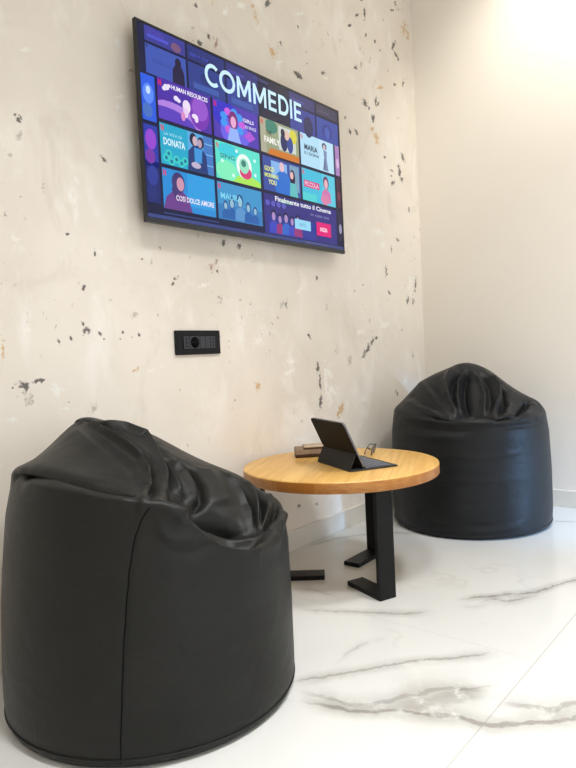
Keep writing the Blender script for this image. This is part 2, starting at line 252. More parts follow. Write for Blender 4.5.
TVX, TY, TZ, TW, TH = -1.5, 1.18, 1.166, 1.023, .588
tv = empty('television', (TVX, TY+TW/2, TZ), 'flat screen television on the plaster wall showing rows of film thumbnails under a big heading', 'television')
def tvl(u, v, d=0.0): return (d, u - TW/2, v)          # screen (u right, v up) -> local
b = MB(); b.box((-.012, -TW/2, 0), (-.0015, TW/2, TH)); b.build('frame', M_bez, tv, .002)
b = MB()
f = .007
for (u0, u1, v0, v1) in ((0, TW, TH-f, TH), (0, f, .014, TH-f), (TW-f, TW, .014, TH-f)):
    b.box(tvl(u0, v0, -.0015), tvl(u1, v1, .0012))
b.build('bezel', M_bez, tv)
b = MB(); b.box(tvl(0, 0, -.0015), tvl(TW, .014, .003)); b.build('bottom_strip', M_strip, tv, .001)
b = MB(); b.box((-.042, -.36, .05), (-.012, .36, .42)); b.build('rear_casing', M_case, tv, .008)
b = MB(); b.box((-.0595, -.2, .12), (-.042, -.16, .4)); b.box((-.0595, .16, .12), (-.042, .2, .4)); b.box((-.0595, -.25, .3), (-.05, .25, .34))
b.build('wall_bracket', M_case, tv)
b = MB(); b.box((-.03, -.374, .2), (-.016, -.36, .26)); b.build('port_cover', M_port, tv)
b = MB(); b.box(tvl(f, .014, -.0015), tvl(TW-f, TH-f, 0)); screen = b.build('screen', glow((20, 24, 62)), tv)

def text_polys(body, height, offset=0.0, width=None, res=2):
    cu = bpy.data.curves.new('lettering', 'FONT'); cu.body = body; cu.offset = offset; cu.resolution_u = res
    o = bpy.data.objects.new('lettering', cu); COL.objects.link(o)
    dg = bpy.context.evaluated_depsgraph_get(); me = bpy.data.meshes.new_from_object(o.evaluated_get(dg))
    V = [tuple(v.co) for v in me.vertices]; F = [tuple(p.vertices) for p in me.polygons]
    bpy.data.objects.remove(o); bpy.data.curves.remove(cu); bpy.data.meshes.remove(me)
    x0 = min(v[0] for v in V); x1 = max(v[0] for v in V); y0 = min(v[1] for v in V); y1 = max(v[1] for v in V)
    k = height/(y1-y0); kx = k if width is None else width/(x1-x0)
    return [((v[0]-x0)*kx, (v[1]-y0)*k) for v in V], F

class Pic:
    """one flat picture on the screen: shapes in screen metres, stacked in paint order"""
    def __init__(s): s.mb = MB(); s.mats = []; s.k = 0; s.d0 = .0004
    def slot(s, c):
        m = glow(c)
        if m not in s.mats: s.mats.append(m)
        return s.mats.index(m)
    def poly(s, pts, c):
        s.k += 1; d = s.d0 + s.k*.00004
        s.mb.add([tvl(u, v, d) for u, v in pts], [list(range(len(pts)))], s.slot(c))
    def rect(s, u0, u1, v0, v1, c): s.poly([(u0,v0),(u1,v0),(u1,v1),(u0,v1)], c)
    def ell(s, u, v, ru, rv, c, clip=None):
        pts = [(u+ru*math.cos(i*math.pi/12), v+rv*math.sin(i*math.pi/12)) for i in range(24)]
        if clip: pts = [(min(max(a, clip[0]), clip[1]), min(max(b_, clip[2]), clip[3])) for a, b_ in pts]
        s.poly(pts, c)
    def text(s, body, u, v, h, c, width=None, offset=0.0, rows=1):
        V, F = text_polys(body, h, offset, width); s.k += 1; d = s.d0 + s.k*.00004
        s.mb.add([tvl(u+a, v+b_, d) for a, b_ in V], F, s.slot(c))
    def heading(s, u, v, h, w, c):
        """bold sans capitals drawn as strokes"""
        s.k += 1; d = s.d0 + s.k*.00004; mi = s.slot(c)
        def quad(pts): s.mb.add([tvl(u + (a-u)*.955, b_, d) for a, b_ in pts], [list(range(len(pts)))], mi)
        def bar(x0, x1, y0, y1): quad([(x0,y0),(x1,y0),(x1,y1),(x0,y1)])
        def arc(cx, cy, ro, ry, a0, a1, n=28):
            for i in range(n):
                A, B = [math.radians(a0+(a1-a0)*(i+q)/n) for q in (0, 1)]
                quad([(cx+ro*math.cos(A), cy+ry*math.sin(A)), (cx+ro*math.cos(B), cy+ry*math.sin(B)),
                      (cx+(ro-w)*math.cos(B), cy+(ry-w)*math.sin(B)), (cx+(ro-w)*math.cos(A), cy+(ry-w)*math.sin(A))])
        x = u; m = v + h/2; o = .0015
        for ch in 'COMMEDIE':
            if ch == 'C': arc(x+.037, m, .037, h/2+o, 48, 312); x += .068
            elif ch == 'O': arc(x+.039, m, .039, h/2+o, 0, 360); x += .087
            elif ch == 'M':
                W = .072
                bar(x, x+w, v, v+h); bar(x+W-w, x+W, v, v+h)
                quad([(x, v+h), (x+w, v+h), (x+W/2+.001, v+.026), (x+W/2, v+.008), (x+W/2-w*.5, v+.012)])
                quad([(x+W-w, v+h), (x+W, v+h), (x+W/2+w*.5, v+.012), (x+W/2, v+.008), (x+W/2-.001, v+.026)]); x += W+.0125
            elif ch == 'E':
                W = .046; bar(x, x+w, v, v+h)
                for y in (v, m-w/2, v+h-w): bar(x, x+W-(.004 if y == m-w/2 else 0), y, y+w*.92)
                x += W+.0125
            elif ch == 'D':
                bar(x, x+w, v, v+h); bar(x+w, x+.026, v, v+w); bar(x+w, x+.026, v+h-w, v+h); arc(x+.026, m, .034, h/2, -90, 90); x += .0695
            elif ch == 'I': bar(x, x+w, v, v+h); x += w+.0125
    def person(s, u, v, h, skin, hair, cloth):
        s.poly([(u-.3*h, v), (u+.3*h, v), (u+.27*h, v+.38*h), (u+.1*h, v+.5*h), (u-.1*h, v+.5*h), (u-.27*h, v+.38*h)], cloth)
        s.ell(u, v+.75*h, .18*h, .25*h, hair); s.ell(u, v+.7*h, .12*h, .18*h, skin)
    def build(s, name): return s.mb.build(name, s.mats, screen)

TWD, THT = .217, .1222
def U(c): return .0705 + .2285*(c-1)
VC, VD, VE = .318, .184, .050
clipU = (f+.001, TW-f-.001)
# dim upper rows ------------------------------------------------
dimc = [(.033,.19),(.199,.36),(.369,.523),(.532,.692),(.701,.857),(.866,1.012)]
dimA = [(58,60,150),(40,50,120),(48,50,120),(18,20,52),(52,52,110),(58,54,78)]
dimB = [(62,86,178),(44,62,140),(50,66,150),(16,20,56),(56,66,150),(58,76,160)]
for i, (a, b_) in enumerate(dimc):
    p = Pic(); p.rect(a, b_, .535, TH-f-.001, dimA[i])
    p.rect(a+.01, a+.09, .548, .558, tuple(min(255, int(v*1.35)) for v in dimA[i]))
    if i == 0: p.ell(a+.12, .55, .02, .014, (120, 84, 120)); p.text('STORIES', a+.01, .56, .012, (92, 70, 190))
    if i == 1: p.text('LA CASA', a+.04, .545, .016, (30, 28, 70))
    if i == 5:
        for k in range(7): p.rect(a+.01+k*.018, a+.016+k*.018, .54, .575, (74, 68, 90))
    p.build('thumbnail')
    p = Pic(); p.rect(a, b_, .4405, .527, dimB[i])
    if i == 0:
        p.poly([(a+.1,.4405),(a+.15,.4405),(a+.148,.48),(a+.135,.5),(a+.115,.5),(a+.102,.48)], (34, 26, 66)); p.ell(a+.125,.505,.012,.015,(30,24,54))
        p.text('LONDON', a+.025, .478, .011, (50, 64, 140)); p.rect(a+.004, a+.01, .516, .525, (40, 44, 90))
    elif i == 5: p.ell(a+.07, .48, .035, .03, (48, 58, 140)); p.ell(a+.07, .475, .018, .025, (64, 90, 176))
    elif i == 4: p.ell(a+.11, .47, .03, .04, (44, 44, 90))
    elif i != 3: p.rect(a+.02, b_-.03, .45, .468, (62, 90, 170)); p.ell((a+b_)/2, .49, .03, .02, (38, 52, 120))
    p.build('thumbnail')
# sliver columns at both sides ------------------------------------
for v0, c1, c2 in ((.3, (40, 92, 226), (92, 140, 246)), (.166, (44, 58, 170), (150, 70, 210)), (.06, (30, 40, 110), (44, 60, 150))):
    p = Pic(); p.rect(f+.003, .061, v0, v0+THT+(.012 if v0 == .3 else 0), c1); p.ell(.035, v0+.08, .02, .03, c2, (f+.003, .061, v0, v0+THT))
    p.ell(.03, v0+.03, .018, .022, tuple(int(v*.8) for v in c2), (f+.003, .061, v0, v0+THT))
    if v0 == .3: p.ell(.035, v0+.09, .008, .012, (196, 224, 255))
    p.build('thumbnail')
for v0, c1, c2 in ((VC, (170, 130, 190), (220, 180, 220)), (VD, (70, 36, 60), (120, 60, 80)), (VE, (44, 40, 70), (150, 150, 180))):
    p = Pic(); p.rect(.984, TW-f-.002, v0, v0+THT, c1); p.ell(1.0, v0+.05, .01, .02, c2, (.984, TW-f-.002, v0, v0+THT)); p.build('thumbnail')
RED = (226, 24, 60)
def mark(p, u, v):      # the little red letter in the corner of a thumbnail
    p.text('N', u+.004, v+THT-.024, .019, RED, .011, .03)
# row 1
u = U(1); p = Pic(); p.rect(u, u+TWD, VC, VC+THT, (76, 44, 166)); cl = (u, u+TWD, VC, VC+THT)
p.ell(u+.05, VC+.0, .12, .06, (178, 130, 226), cl); p.ell(u+.03, VC-.005, .12, .045, (92, 62, 190), cl)
p.ell(u+.166, VC+.055, .042, .052, (120, 50, 180), cl); p.ell(u+.17, VC+.068, .034, .036, (150, 84, 206), cl)
for a, b_, r in ((.035,.1,.011),(.026,.094,.008),(.045,.106,.007),(.072,.076,.01),(.082,.072,.008)): p.ell(u+a, VC+b_, r, r*.8, (236, 226, 250))
p.ell(u+.113, VC+.062, .016, .02, (240, 224, 246)); p.ell(u+.108, VC+.042, .01, .016, (232, 206, 240)); p.ell(u+.097, VC+.028, .009, .014, (222, 140, 200))
p.ell(u+.146, VC+.04, .013, .008, (240, 226, 250)); p.ell(u+.152, VC+.033, .008, .011, (240, 226, 250))
p.text('HUMAN RESOURCES', u+.055, VC+.099, .014, (250, 246, 255), .15, .02); mark(p, u, VC); p.build('thumbnail')
u = U(2); p = Pic(); p.rect(u, u+TWD, VC, VC+THT, (78, 54, 176)); cl = (u, u+TWD, VC, VC+THT)
p.ell(u+.05, VC+.09, .06, .05, (48, 44, 200), cl); p.ell(u+.1, VC+.03, .07, .05, (104, 96, 230), cl)
for k in range(9):
    a = 2*math.pi*k/9; p.ell(u+.09+.045*math.cos(a), VC+.066+.034*math.sin(a), .016, .013, (60, 150, 240) if k % 3 else (200, 90, 220))
p.ell(u+.092, VC+.072, .022, .03, (124, 40, 120)); p.ell(u+.092, VC+.066, .013, .019, (238, 170, 214)); p.poly([(u+.06,VC),(u+.125,VC),(u+.11,VC+.045),(u+.075,VC+.045)], (150, 180, 250))
p.poly([(u+.14,VC+.03),(u+.17,VC+.016),(u+.2,VC+.034),(u+.17,VC+.054)], (176, 80, 214))
p.text('GIRLS', u+.14, VC+.08, .013, (236, 232, 255), .055, .02); p.text('IN SPACE', u+.15, VC+.06, .011, (220, 214, 250), .055, .02); mark(p, u, VC); p.build('thumbnail')
u = U(3); p = Pic(); p.rect(u, u+TWD, VC, VC+THT, (150, 160, 128)); cl = (u, u+TWD, VC, VC+THT)
p.ell(u+.06, VC+.1, .035, .024, (60, 130, 112), cl); p.rect(u, u+.03, VC, VC+THT, (174, 172, 150))
p.rect(u+.1, u+.2, VC+.028, VC+THT-.008, (206, 214, 206)); p.ell(u+.185, VC+.09, .022, .026, (216, 210, 70), cl)
p.ell(u+.13, VC+.06, .02, .034, (34, 40, 96)); p.ell(u+.165, VC+.056, .018, .03, (46, 70, 150)); p.ell(u+.148, VC+.088, .014, .018, (226, 190, 180)); p.ell(u+.125, VC+.092, .012, .016, (30, 30, 60))
p.text('THE', u+.03, VC+.068, .014, (32, 32, 44), .03, .02); p.text('FAMILY', u+.02, VC+.038, .022, (248, 246, 240), .085, .03)
p.poly([(u+.034,VC-.002),(u+TWD,VC-.002),(u+TWD,VC+.022),(u+.05,VC+.022)], (206, 120, 40)); mark(p, u, VC); p.build('thumbnail')
u = U(4); p = Pic(); p.rect(u, u+TWD, VC, VC+THT, (178, 222, 246)); p.rect(u+.12, u+.21, VC, VC+THT, (190, 228, 248))
p.text('MARIA', u+.024, VC+.062, .022, (26, 40, 64), .085, .03); p.text('E I GIORNI', u+.024, VC+.044, .012, (40, 60, 86), .09, .02)
p.ell(u+.155, VC+.1, .016, .014, (70, 84, 120)); p.ell(u+.155, VC+.096, .008, .01, (214, 190, 200)); p.poly([(u+.14,VC+.004),(u+.178,VC+.004),(u+.168,VC+.05),(u+.17,VC+.082),(u+.148,VC+.086),(u+.152,VC+.05)], (120, 136, 176)); p.rect(u+.15, u+.156, VC+.01, VC+.05, (70, 84, 130)); mark(p, u, VC); p.build('thumbnail')
# row 2
u = U(1); p = Pic(); p.rect(u, u+TWD, VD, VD+THT, (30, 168, 206)); cl = (u, u+TWD, VD, VD+THT)
p.rect(u+.11, u+TWD, VD, VD+THT, (90, 170, 226)); p.rect(u+.175, u+TWD, VD, VD+THT, (64, 120, 196))
for k in range(3): p.rect(u+.178, u+TWD, VD+.028+k*.034, VD+.031+k*.034, (130, 190, 236))
for a, b_ in ((.02,.02),(.04,.012),(.06,.022),(.08,.014),(.03,.034),(.095,.024)): p.ell(u+a, VD+b_, .013, .012, (60, 206, 200)); p.ell(u+a, VD+b_, .006, .006, (24, 120, 160))
p.poly([(u+.105,VD),(u+.19,VD),(u+.186,VD+.06),(u+.16,VD+.084),(u+.135,VD+.084),(u+.11,VD+.06)], (34, 58, 120)); p.poly([(u+.135,VD+.03),(u+.165,VD+.03),(u+.17,VD+.075),(u+.135,VD+.075)], (60, 150, 220))
p.ell(u+.133, VD+.1, .015, .02, (30, 34, 66)); p.ell(u+.14, VD+.096, .01, .015, (206, 176, 190)); p.ell(u+.165, VD+.096, .014, .018, (40, 40, 80)); p.ell(u+.16, VD+.092, .009, .013, (190, 160, 180)); p.ell(u+.14, VD+.02, .02, .01, (190, 180, 210))
p.text('LA VITA DI', u+.015, VD+.088, .009, (180, 240, 250), .07); p.text('DONATA', u+.012, VD+.058, .022, (226, 250, 255), .085, .02); mark(p, u, VD); p.build('thumbnail')
u = U(2); p = Pic(); p.rect(u, u+TWD, VD, VD+THT, (92, 226, 206)); cl = (u, u+TWD, VD, VD+THT)
p.ell(u+.15, VD+.0, .08, .03, (170, 232, 90), cl); p.ell(u+.05, VD+.03, .05, .034, (130, 240, 190), cl); p.ell(u+.06, VD+.1, .05, .02, (60, 206, 222), cl)
p.ell(u+.135, VD+.06, .038, .042, (238, 250, 246)); p.ell(u+.142, VD+.04, .03, .022, (214, 60, 120)); p.ell(u+.135, VD+.062, .024, .026, (150, 226, 196)); p.ell(u+.133, VD+.07, .012, .012, (60, 130, 120))
for a, b_ in ((.03,.06),(.08,.02),(.19,.09),(.19,.04),(.1,.105)): p.ell(u+a, VD+b_, .006, .006, (220, 255, 246))
p.text('SING', u+.02, VD+.07, .014, (40, 120, 140), .07, .02); mark(p, u, VD); p.build('thumbnail')
u = U(3); p = Pic(); p.rect(u+.004, u+TWD, VD, VD+THT, (52, 76, 160)); cl = (u, u+TWD, VD, VD+THT)
p.rect(u+.05, u+.14, VD+.05, VD+THT-.01, (130, 180, 236)); p.rect(u+.155, u+.21, VD+.02, VD+THT-.006, (120, 160, 190))
p.ell(u+.115, VD+.03, .05, .055, (36, 110, 206), cl); p.ell(u+.11, VD+.098, .014, .018, (226, 190, 200)); p.ell(u+.17, VD+.07, .016, .03, (40, 30, 60)); p.ell(u+.166, VD+.078, .01, .014, (230, 186, 190)); p.poly([(u+.15,VD),(u+.2,VD),(u+.19,VD+.05),(u+.155,VD+.05)], (96, 190, 190))
p.text('GOOD', u+.012, VD+.07, .018, (226, 236, 110), .055, .03); p.text('MORNING', u+.012, VD+.048, .015, (226, 236, 110), .075, .03); p.text('YOU', u+.03, VD+.024, .018, (236, 244, 140), .045, .03); p.build('thumbnail')
u = U(4); p = Pic(); p.rect(u, u+TWD, VD, VD+THT, (66, 190, 222)); p.rect(u+.13, u+TWD, VD, VD+THT, (90, 202, 228)); p.rect(u, u+.09, VD, VD+.03, (80, 210, 214))
p.person(u+.155, VD+.01, .105, (230, 180, 190), (110, 60, 110), (206, 120, 176)); p.ell(u+.145, VD+.02, .028, .02, (216, 130, 170))
p.rect(u+.01, u+.11, VD+.052, VD+.078, (206, 66, 130)); p.text('PICCOLA', u+.016, VD+.056, .018, (250, 210, 230), .088, .02); mark(p, u, VD); p.build('thumbnail')
# row 3
u = U(1); p = Pic(); p.rect(u, u+TWD, VE, VE+THT, (36, 140, 216)); p.rect(u+.1, u+TWD, VE+.02, VE+THT, (44, 158, 226)); cl = (u, u+TWD, VE, VE+THT)
p.poly([(u,VE),(u+.115,VE),(u+.1,VE+.045),(u+.075,VE+.062),(u+.045,VE+.062),(u+.012,VE+.036)], (108, 62, 140)); p.ell(u+.062, VE+.085, .026, .032, (60, 50, 110)); p.ell(u+.07, VE+.082, .015, .021, (206, 150, 176)); p.poly([(u+.05,VE+.03),(u+.034,VE+.06),(u+.046,VE+.1),(u+.058,VE+.06)], (70, 54, 116))
p.text('COSI DOLCE AMORE', u+.05, VE+.03, .017, (240, 236, 250), .16, .02); mark(p, u, VE); p.build('thumbnail')
u = U(2); p = Pic(); p.rect(u, u+TWD, VE, VE+THT, (62, 150, 206)); p.rect(u, u+TWD, VE, VE+.05, (50, 124, 190)); cl = (u, u+TWD, VE, VE+THT)
for a, h in ((.03,.06),(.06,.075),(.1,.09),(.14,.07),(.175,.06)): p.person(u+a+.005, VE+.004, h, (150, 190, 214), (40, 80, 140), (36, 96, 170) if a != .1 else (90, 150, 206))
p.text('MAURA', u+.014, VE+.068, .02, (130, 214, 240), .1, .02); mark(p, u, VE); p.build('thumbnail')
u = U(3); p = Pic(); p.rect(u, U(4)+TWD, VE-.02, VE+THT, (50, 46, 128)); p.rect(u+.02, u+.3, VE-.02, VE+.05, (38, 54, 150))
for k, a in enumerate((.05,.085,.12,.155,.19)): p.person(u+a, VE-.015, .085-.01*(k % 2), (170, 140, 200), (34, 28, 80), ((60, 70, 190), (150, 50, 120), (44, 100, 200))[k % 3])
for k in range(4): p.ell(u+.02+.03*k, VE+.09, .012, .01, (90, 90, 190))
p.rect(u+.09, u+.16, VE+.1, VE+.114, (40, 140, 120))
p.text('Finalmente tutto il Cinema', .59, .152, .018, (246, 246, 252), .345, .02)
p.text('in casa tua', .80, .128, .011, (150, 150, 200), .12)
p.rect(.698, .796, .066, .103, (150, 216, 246)); p.text('INFO', .726, .077, .014, (90, 150, 196), .042)
p.rect(.834, .93, .056, .109, (226, 20, 120)); p.text('INIZIA', .858, .074, .016, (255, 226, 244), .048, .03)
p.build('thumbnail')
p = Pic(); p.rect(f+.002, TW-f-.002, .016, .027, (58, 72, 132)); p.rect(.07, .3, .034, .038, (52, 70, 132)); p.rect(.76, .9, .02, .026, (84, 88, 140)); p.build('progress_bar')
p = Pic(); p.d0 = .0028; p.heading(.268, .4755, .071, .0128, (206, 240, 255)); p.text('IN EVIDENZA', .5, .562, .009, (90, 100, 170), .08); p.build('heading')

# ------------------------------------------------------------------ power outlet plate
M_plate = plain('anthracite_plastic', (25, 26, 29), .5, spec=.2)
M_mod = plain('anthracite_module', (62, 64, 70), .5, spec=.25)
M_hole = plain('socket_recess', (3, 3, 3), .7, spec=.1)
ol = empty('power_outlet', (XL, 1.408, .8105), 'black rectangular socket plate on the plaster wall below the television', 'socket')
PW, PH = .196, .079
b = MB(); b.box((.0005, -PW/2, -PH/2), (.009, PW/2, PH/2)); b.build('plate', M_plate, ol, .003, 3)
b = MB(); b.box((.009, -.069, -.022), (.0098, .074, .022)); b.build('module_frame', M_hole, ol)
def omod(y0, y1):
    m = MB(); m.box((.0098, y0, -.0205), (.0112, y1, .0205)); return m.build('module', M_mod, ol, .0008)
m = omod(-.066, -.043)
h = MB()
for z in (-.012, 0, .012): h.box((.0112, -.0575, z-.0025), (.0118, -.0525, z+.0025))
h.build('pin_hole', M_hole, m)
m = omod(-.041, .003)
h = MB(); h.lathe([(0.0001, .0006), (.0185, .0006), (.0185, 0)], 32); h.v = [(.0112+z, -.019+x, y) for x, y, z in h.v]; h.build('round_recess', M_hole, m)
h = MB()
for y in (-.03, -.019, -.008): h.lathe([(0.0001, .0012), (.0022, .0012), (.0022, 0)], 12, c=(y, 0, 0))
h.v = [(.0112+z, x, y) for x, y, z in h.v]; h.build('pin_hole', M_plate, m)
m = omod(.005, .027); m = omod(.029, .049); m = omod(.051, .072)
h = MB()
for z in (-.011, 0, .011): h.box((.0112, .0595, z-.0025), (.0118, .0635, z+.0025))
h.build('pin_hole', M_hole, m)

# ------------------------------------------------------------------ table
TC = (-1.217, 1.705); TR, TT, TB = .323, .388, .352
gdir = math.atan2(.9, -.42)
def oak():
    t = NT('oiled_oak'); O = t.obj()
    Rm = t.n('Mapping', {0: O, 2: (0, 0, -gdir)}).outputs[0]
    sx = t.n('SeparateXYZ', {0: Rm})
    st = t.math('FLOOR', t.math('DIVIDE', sx.outputs[1], .062))
    wn = t.n('TexWhiteNoise', {'W': st}, noise_dimensions='1D')
    off = t.n('CombineXYZ', {0: t.math('MULTIPLY', wn.outputs[0], 9.0), 1: st, 2: 0.0}).outputs[0]
    G = t.vmath('ADD', Rm, off)
    gr = t.noise(t.scale(G, (3, 60, 20)), 1.0, 5, .6, .6)
    pore = t.noise(t.scale(G, (14, 420, 120)), 1.0, 3, .6)
    c = t.mix(t.step(gr, .3, .7), s2l((204, 156, 82)), s2l((226, 184, 108)))
    c = t.mix(t.math('MULTIPLY', wn.outputs[0], .45), c, s2l((208, 156, 78)))
    c = t.mix(t.math('MULTIPLY', t.step(pore, .58, .7), .35), c, s2l((160, 108, 54)))
    fr = t.math('ABSOLUTE', t.math('SUBTRACT', t.math('FRACT', t.math('DIVIDE', sx.outputs[1], .062)), .5))
    c = t.mix(t.math('MULTIPLY', t.math('GREATER_THAN', fr, .488), .4), c, s2l((150, 100, 50)))
    t.bump(pore, .12, .0006)
    return t.set(Base_Color=c, Roughness=.36, Specular_IOR_Level=.45)
def oak_edge():  # end grain, with the shade of the outward-facing rim mixed into the colour
    t = NT('shaded_oak_edge_grain'); O = t.obj()
    gr = t.noise(t.scale(O, (20, 20, 130)), 1.0, 5, .65, .8)
    blk = t.noise(t.scale(O, (9, 9, 2)), 1.0, 2)
    c = t.mix(t.step(gr, .3, .7), s2l((168, 104, 42)), s2l((204, 146, 76)))
    c = t.mix(t.step(blk, .5, .6), c, s2l((176, 110, 44)), 'MIX')
    c = t.mix(t.math('MULTIPLY', t.step(gr, .55, .7), .5), c, s2l((140, 82, 32)))
    return t.set(Base_Color=c, Roughness=.4, Specular_IOR_Level=.45)
M_oak, M_edge = oak(), oak_edge()
M_steel = plain('black_powder_coated_steel', (10, 10, 11), .45, spec=.25)
tb = empty('coffee_table', (TC[0], TC[1], 0), 'round oak coffee table on black flat steel legs beside the wall', 'table')
b = MB(); r = TR
b.lathe([(.0001, TT), (r*.5, TT), (r-.004, TT), (r-.0012, TT-.0012), (r, TT-.004)], 128, 0)
b.lathe([(r, TT-.004), (r, TB+.003), (r-.003, TB)], 128, 1)
b.lathe([(r-.003, TB), (r*.5, TB), (.0001, TB)], 128, 0)
b.build('tabletop', [M_oak, M_edge], tb)
def leg(px, py, ang, foot, name='leg'):
    """flat bar: plate under the top, upright, foot turned inwards; (px,py) outer face centre, ang inward direction"""
    w_, th = .062, .015
    prof = [(0,0),(foot,0),(foot,th),(th,th),(th,TB-.006),(.16,TB-.006),(.16,TB),(0,TB)]
    ca, sa = math.cos(ang), math.sin(ang)
    vs = []
    for sgn in (-.5, .5):
        for a, z in prof: vs.append((px-TC[0]+a*ca - sgn*w_*sa, py-TC[1]+a*sa + sgn*w_*ca, z))
    n = len(prof)
    m = MB(); m.add(vs, [list(range(n))[::-1], list(range(n, 2*n))] + [(i,(i+1)%n,n+(i+1)%n,n+i) for i in range(n)])
    return m.build(name, M_steel, tb, .0015)
def ang(a, b_): return math.atan2(b_[1]-a[1], b_[0]-a[0])
LEGS = [(-0.995, 1.613, -1.155, 1.672), (-1.262, 1.975, -1.256, 1.8), (-1.44, 1.545, -1.275, 1.668)]
for (px, py, tx, ty) in LEGS:
    leg(px, py, ang((px, py), (tx, ty)), math.hypot(tx-px, ty-py))

# ------------------------------------------------------------------ tablet in its keyboard folio
M_folio = plain('dark_grey_folio', (17, 16, 15), .6, spec=.15)
M_flap = plain('folio_lower_flap', (27, 27, 27), .65, spec=.25)
M_glass = plain('dark_glass', (10, 10, 12), .08)
M_alum = plain('space_grey_aluminium', (120, 120, 124), .35, .8)
M_deck = plain('keyboard_fabric', (34, 34, 36), .6)
M_key = plain('keycap', (92, 97, 108), .45)
IPW = .234
tu = Vector((.884, -.468, 0)); ang_t = math.atan2(tu.y, tu.x)
B0 = Vector((-1.302+.010, 1.692-.012, TT))
tab = empty('tablet', B0, 'black tablet propped in a dark keyboard case, standing on the round table', 'tablet', rz=ang_t)
# local: x along the hinge, y towards the keys, z up
TLT = math.radians(66)
def tl(x, s, d=0.0):   # point on the slab: s up the slab from its foot, d out towards the viewer of its back
    return (x, FY - s*math.cos(TLT) - d*math.sin(TLT), FZ + s*math.sin(TLT) - d*math.cos(TLT))
FY, FZ, HS = .052, .0115, .156
def slabpoly(mb, d0, d1, s0, s1, x0=0., x1=IPW, rad=.012, mi=0):
    pts = []
    for cx, cs, a0 in ((x1-rad, s1-rad, 0), (x0+rad, s1-rad, 90), (x0+rad, s0+rad, 180), (x1-rad, s0+rad, 270)):
        for k in range(6):
            a = math.radians(a0 + 18*k); pts.append((cx+rad*math.cos(a), cs+rad*math.sin(a)))
    n = len(pts)
    mb.add([tl(x, s, d0) for x, s in pts] + [tl(x, s, d1) for x, s in pts], [list(range(n))[::-1], list(range(n, 2*n))] + [(i,(i+1)%n,n+(i+1)%n,n+i) for i in range(n)], mi)
b = MB(); slabpoly(b, 0, .0059, 0, HS); b.build('body', M_alum, tab, .0008)
b = MB(); slabpoly(b, -.0004, 0, .002, HS-.002, .002, IPW-.002, .01); b.build('glass', M_glass, tab)
b = MB(); slabpoly(b, .0061, .0092, .049, HS+.001, -.001, IPW+.001); b.build('back_cover', M_folio, tab, .0008)
# lower flap from the fold on the slab's back down to the deck edge
b = MB()
fp = tl(0, .050, .0095); th = .003
b.add([(0, 0, .006), (IPW, 0, .006), (IPW, fp[1], fp[2]), (0, fp[1], fp[2]),
       (0, th, .006), (IPW, th, .006), (IPW, fp[1]+th*.6, fp[2]-th*.4), (0, fp[1]+th*.6, fp[2]-th*.4)],
      [(0,1,2,3),(7,6,5,4),(0,4,5,1),(3,2,6,7),(0,3,7,4),(1,5,6,2)])
b.build('stand_flap', M_flap, tab, .0008)
b = MB(); b.box((0, 0, .0005), (IPW, .17, .0055)); deck = b.build('keyboard', M_deck, tab, .0015)
b = MB(); b.box((.004, FY-.004, .0055), (IPW-.004, FY+.006, .0115)); b.build('magnet_bar', M_deck, tab, .001)
key0 = None
rows = [14, 14, 13, 12]
def keymesh(wd, dp):
    m = MB(); m.box((-wd/2, -dp/2, 0), (wd/2, dp/2, .0016)); return m
for rI, nk in enumerate(rows):
    wd = (IPW-.02)/nk
    proto = None
    for k in range(nk):
        if proto is None: proto = keymesh(wd-.003, .0155).build('key', M_key, deck); o = proto
        else: o = proto.copy(); COL.objects.link(o)
        o.location = (.01 + wd*(k+.5), .072 + rI*.0183, .0055)
o = keymesh(.1, .0155).build('key', M_key, deck); o.location = (IPW/2, .072+4*.0183, .0055)
for x in (.02, .04, .06, IPW-.06, IPW-.04, IPW-.02):
    o = keymesh(.0155, .0155).build('key', M_key, deck); o.location = (x, .072+4*.0183, .0055)

# ------------------------------------------------------------------ spectacle case
def leather(name, c1, c2):
    t = NT(name); O = t.obj()
    n = t.noise(O, 30, 4, .6)
    t.bump(t.noise(O, 700, 3), .2, .0004)
    return t.set(Base_Color=t.mix(t.step(n, .3, .7), s2l(c1), s2l(c2)), Roughness=.5)
M_tan = leather('brown_leather', (140, 114, 90), (120, 96, 74))
M_tanl = leather('lid_leather', (176, 156, 132), (160, 138, 114))
M_dkbrown = leather('dark_brown_leather', (62, 34, 24), (50, 28, 20))
wd = Vector((.72, .694, 0))
cs = empty('spectacle_case', (-1.41, 1.708, TT), 'brown leather spectacle case lying half behind the tablet', 'case', rz=math.atan2(wd.y, wd.x))
def rbox(mb, x0, x1, prof, mi=0):
    n = len(prof)
    mb.add([(x0, y, z) for y, z in prof] + [(x1, y, z) for y, z in prof], [list(range(n))[::-1], list(range(n, 2*n))] + [(i,(i+1)%n,n+(i+1)%n,n+i) for i in range(n)], mi)
b = MB(); rbox(b, 0, .135, [(0,.001),(.058,.001),(.06,.011),(-.002,.011)]); b.build('base', M_dkbrown, cs, .002)
b = MB(); rbox(b, 0, .135, [(-.002,.0112),(.06,.0112),(.059,.028),(.052,.035),(.04,.0375),(.012,.0375),(.003,.029)]); b.build('body', M_tan, cs, .003, 3)
b = MB(); rbox(b, .03, .137, [(-.0005,.0345),(.004,.0378),(.054,.0378),(.058,.034),(.0605,.034),(.055,.0425),(.004,.0425),(-.0025,.0375)]); b.build('lid_flap', M_tanl, cs, .001)

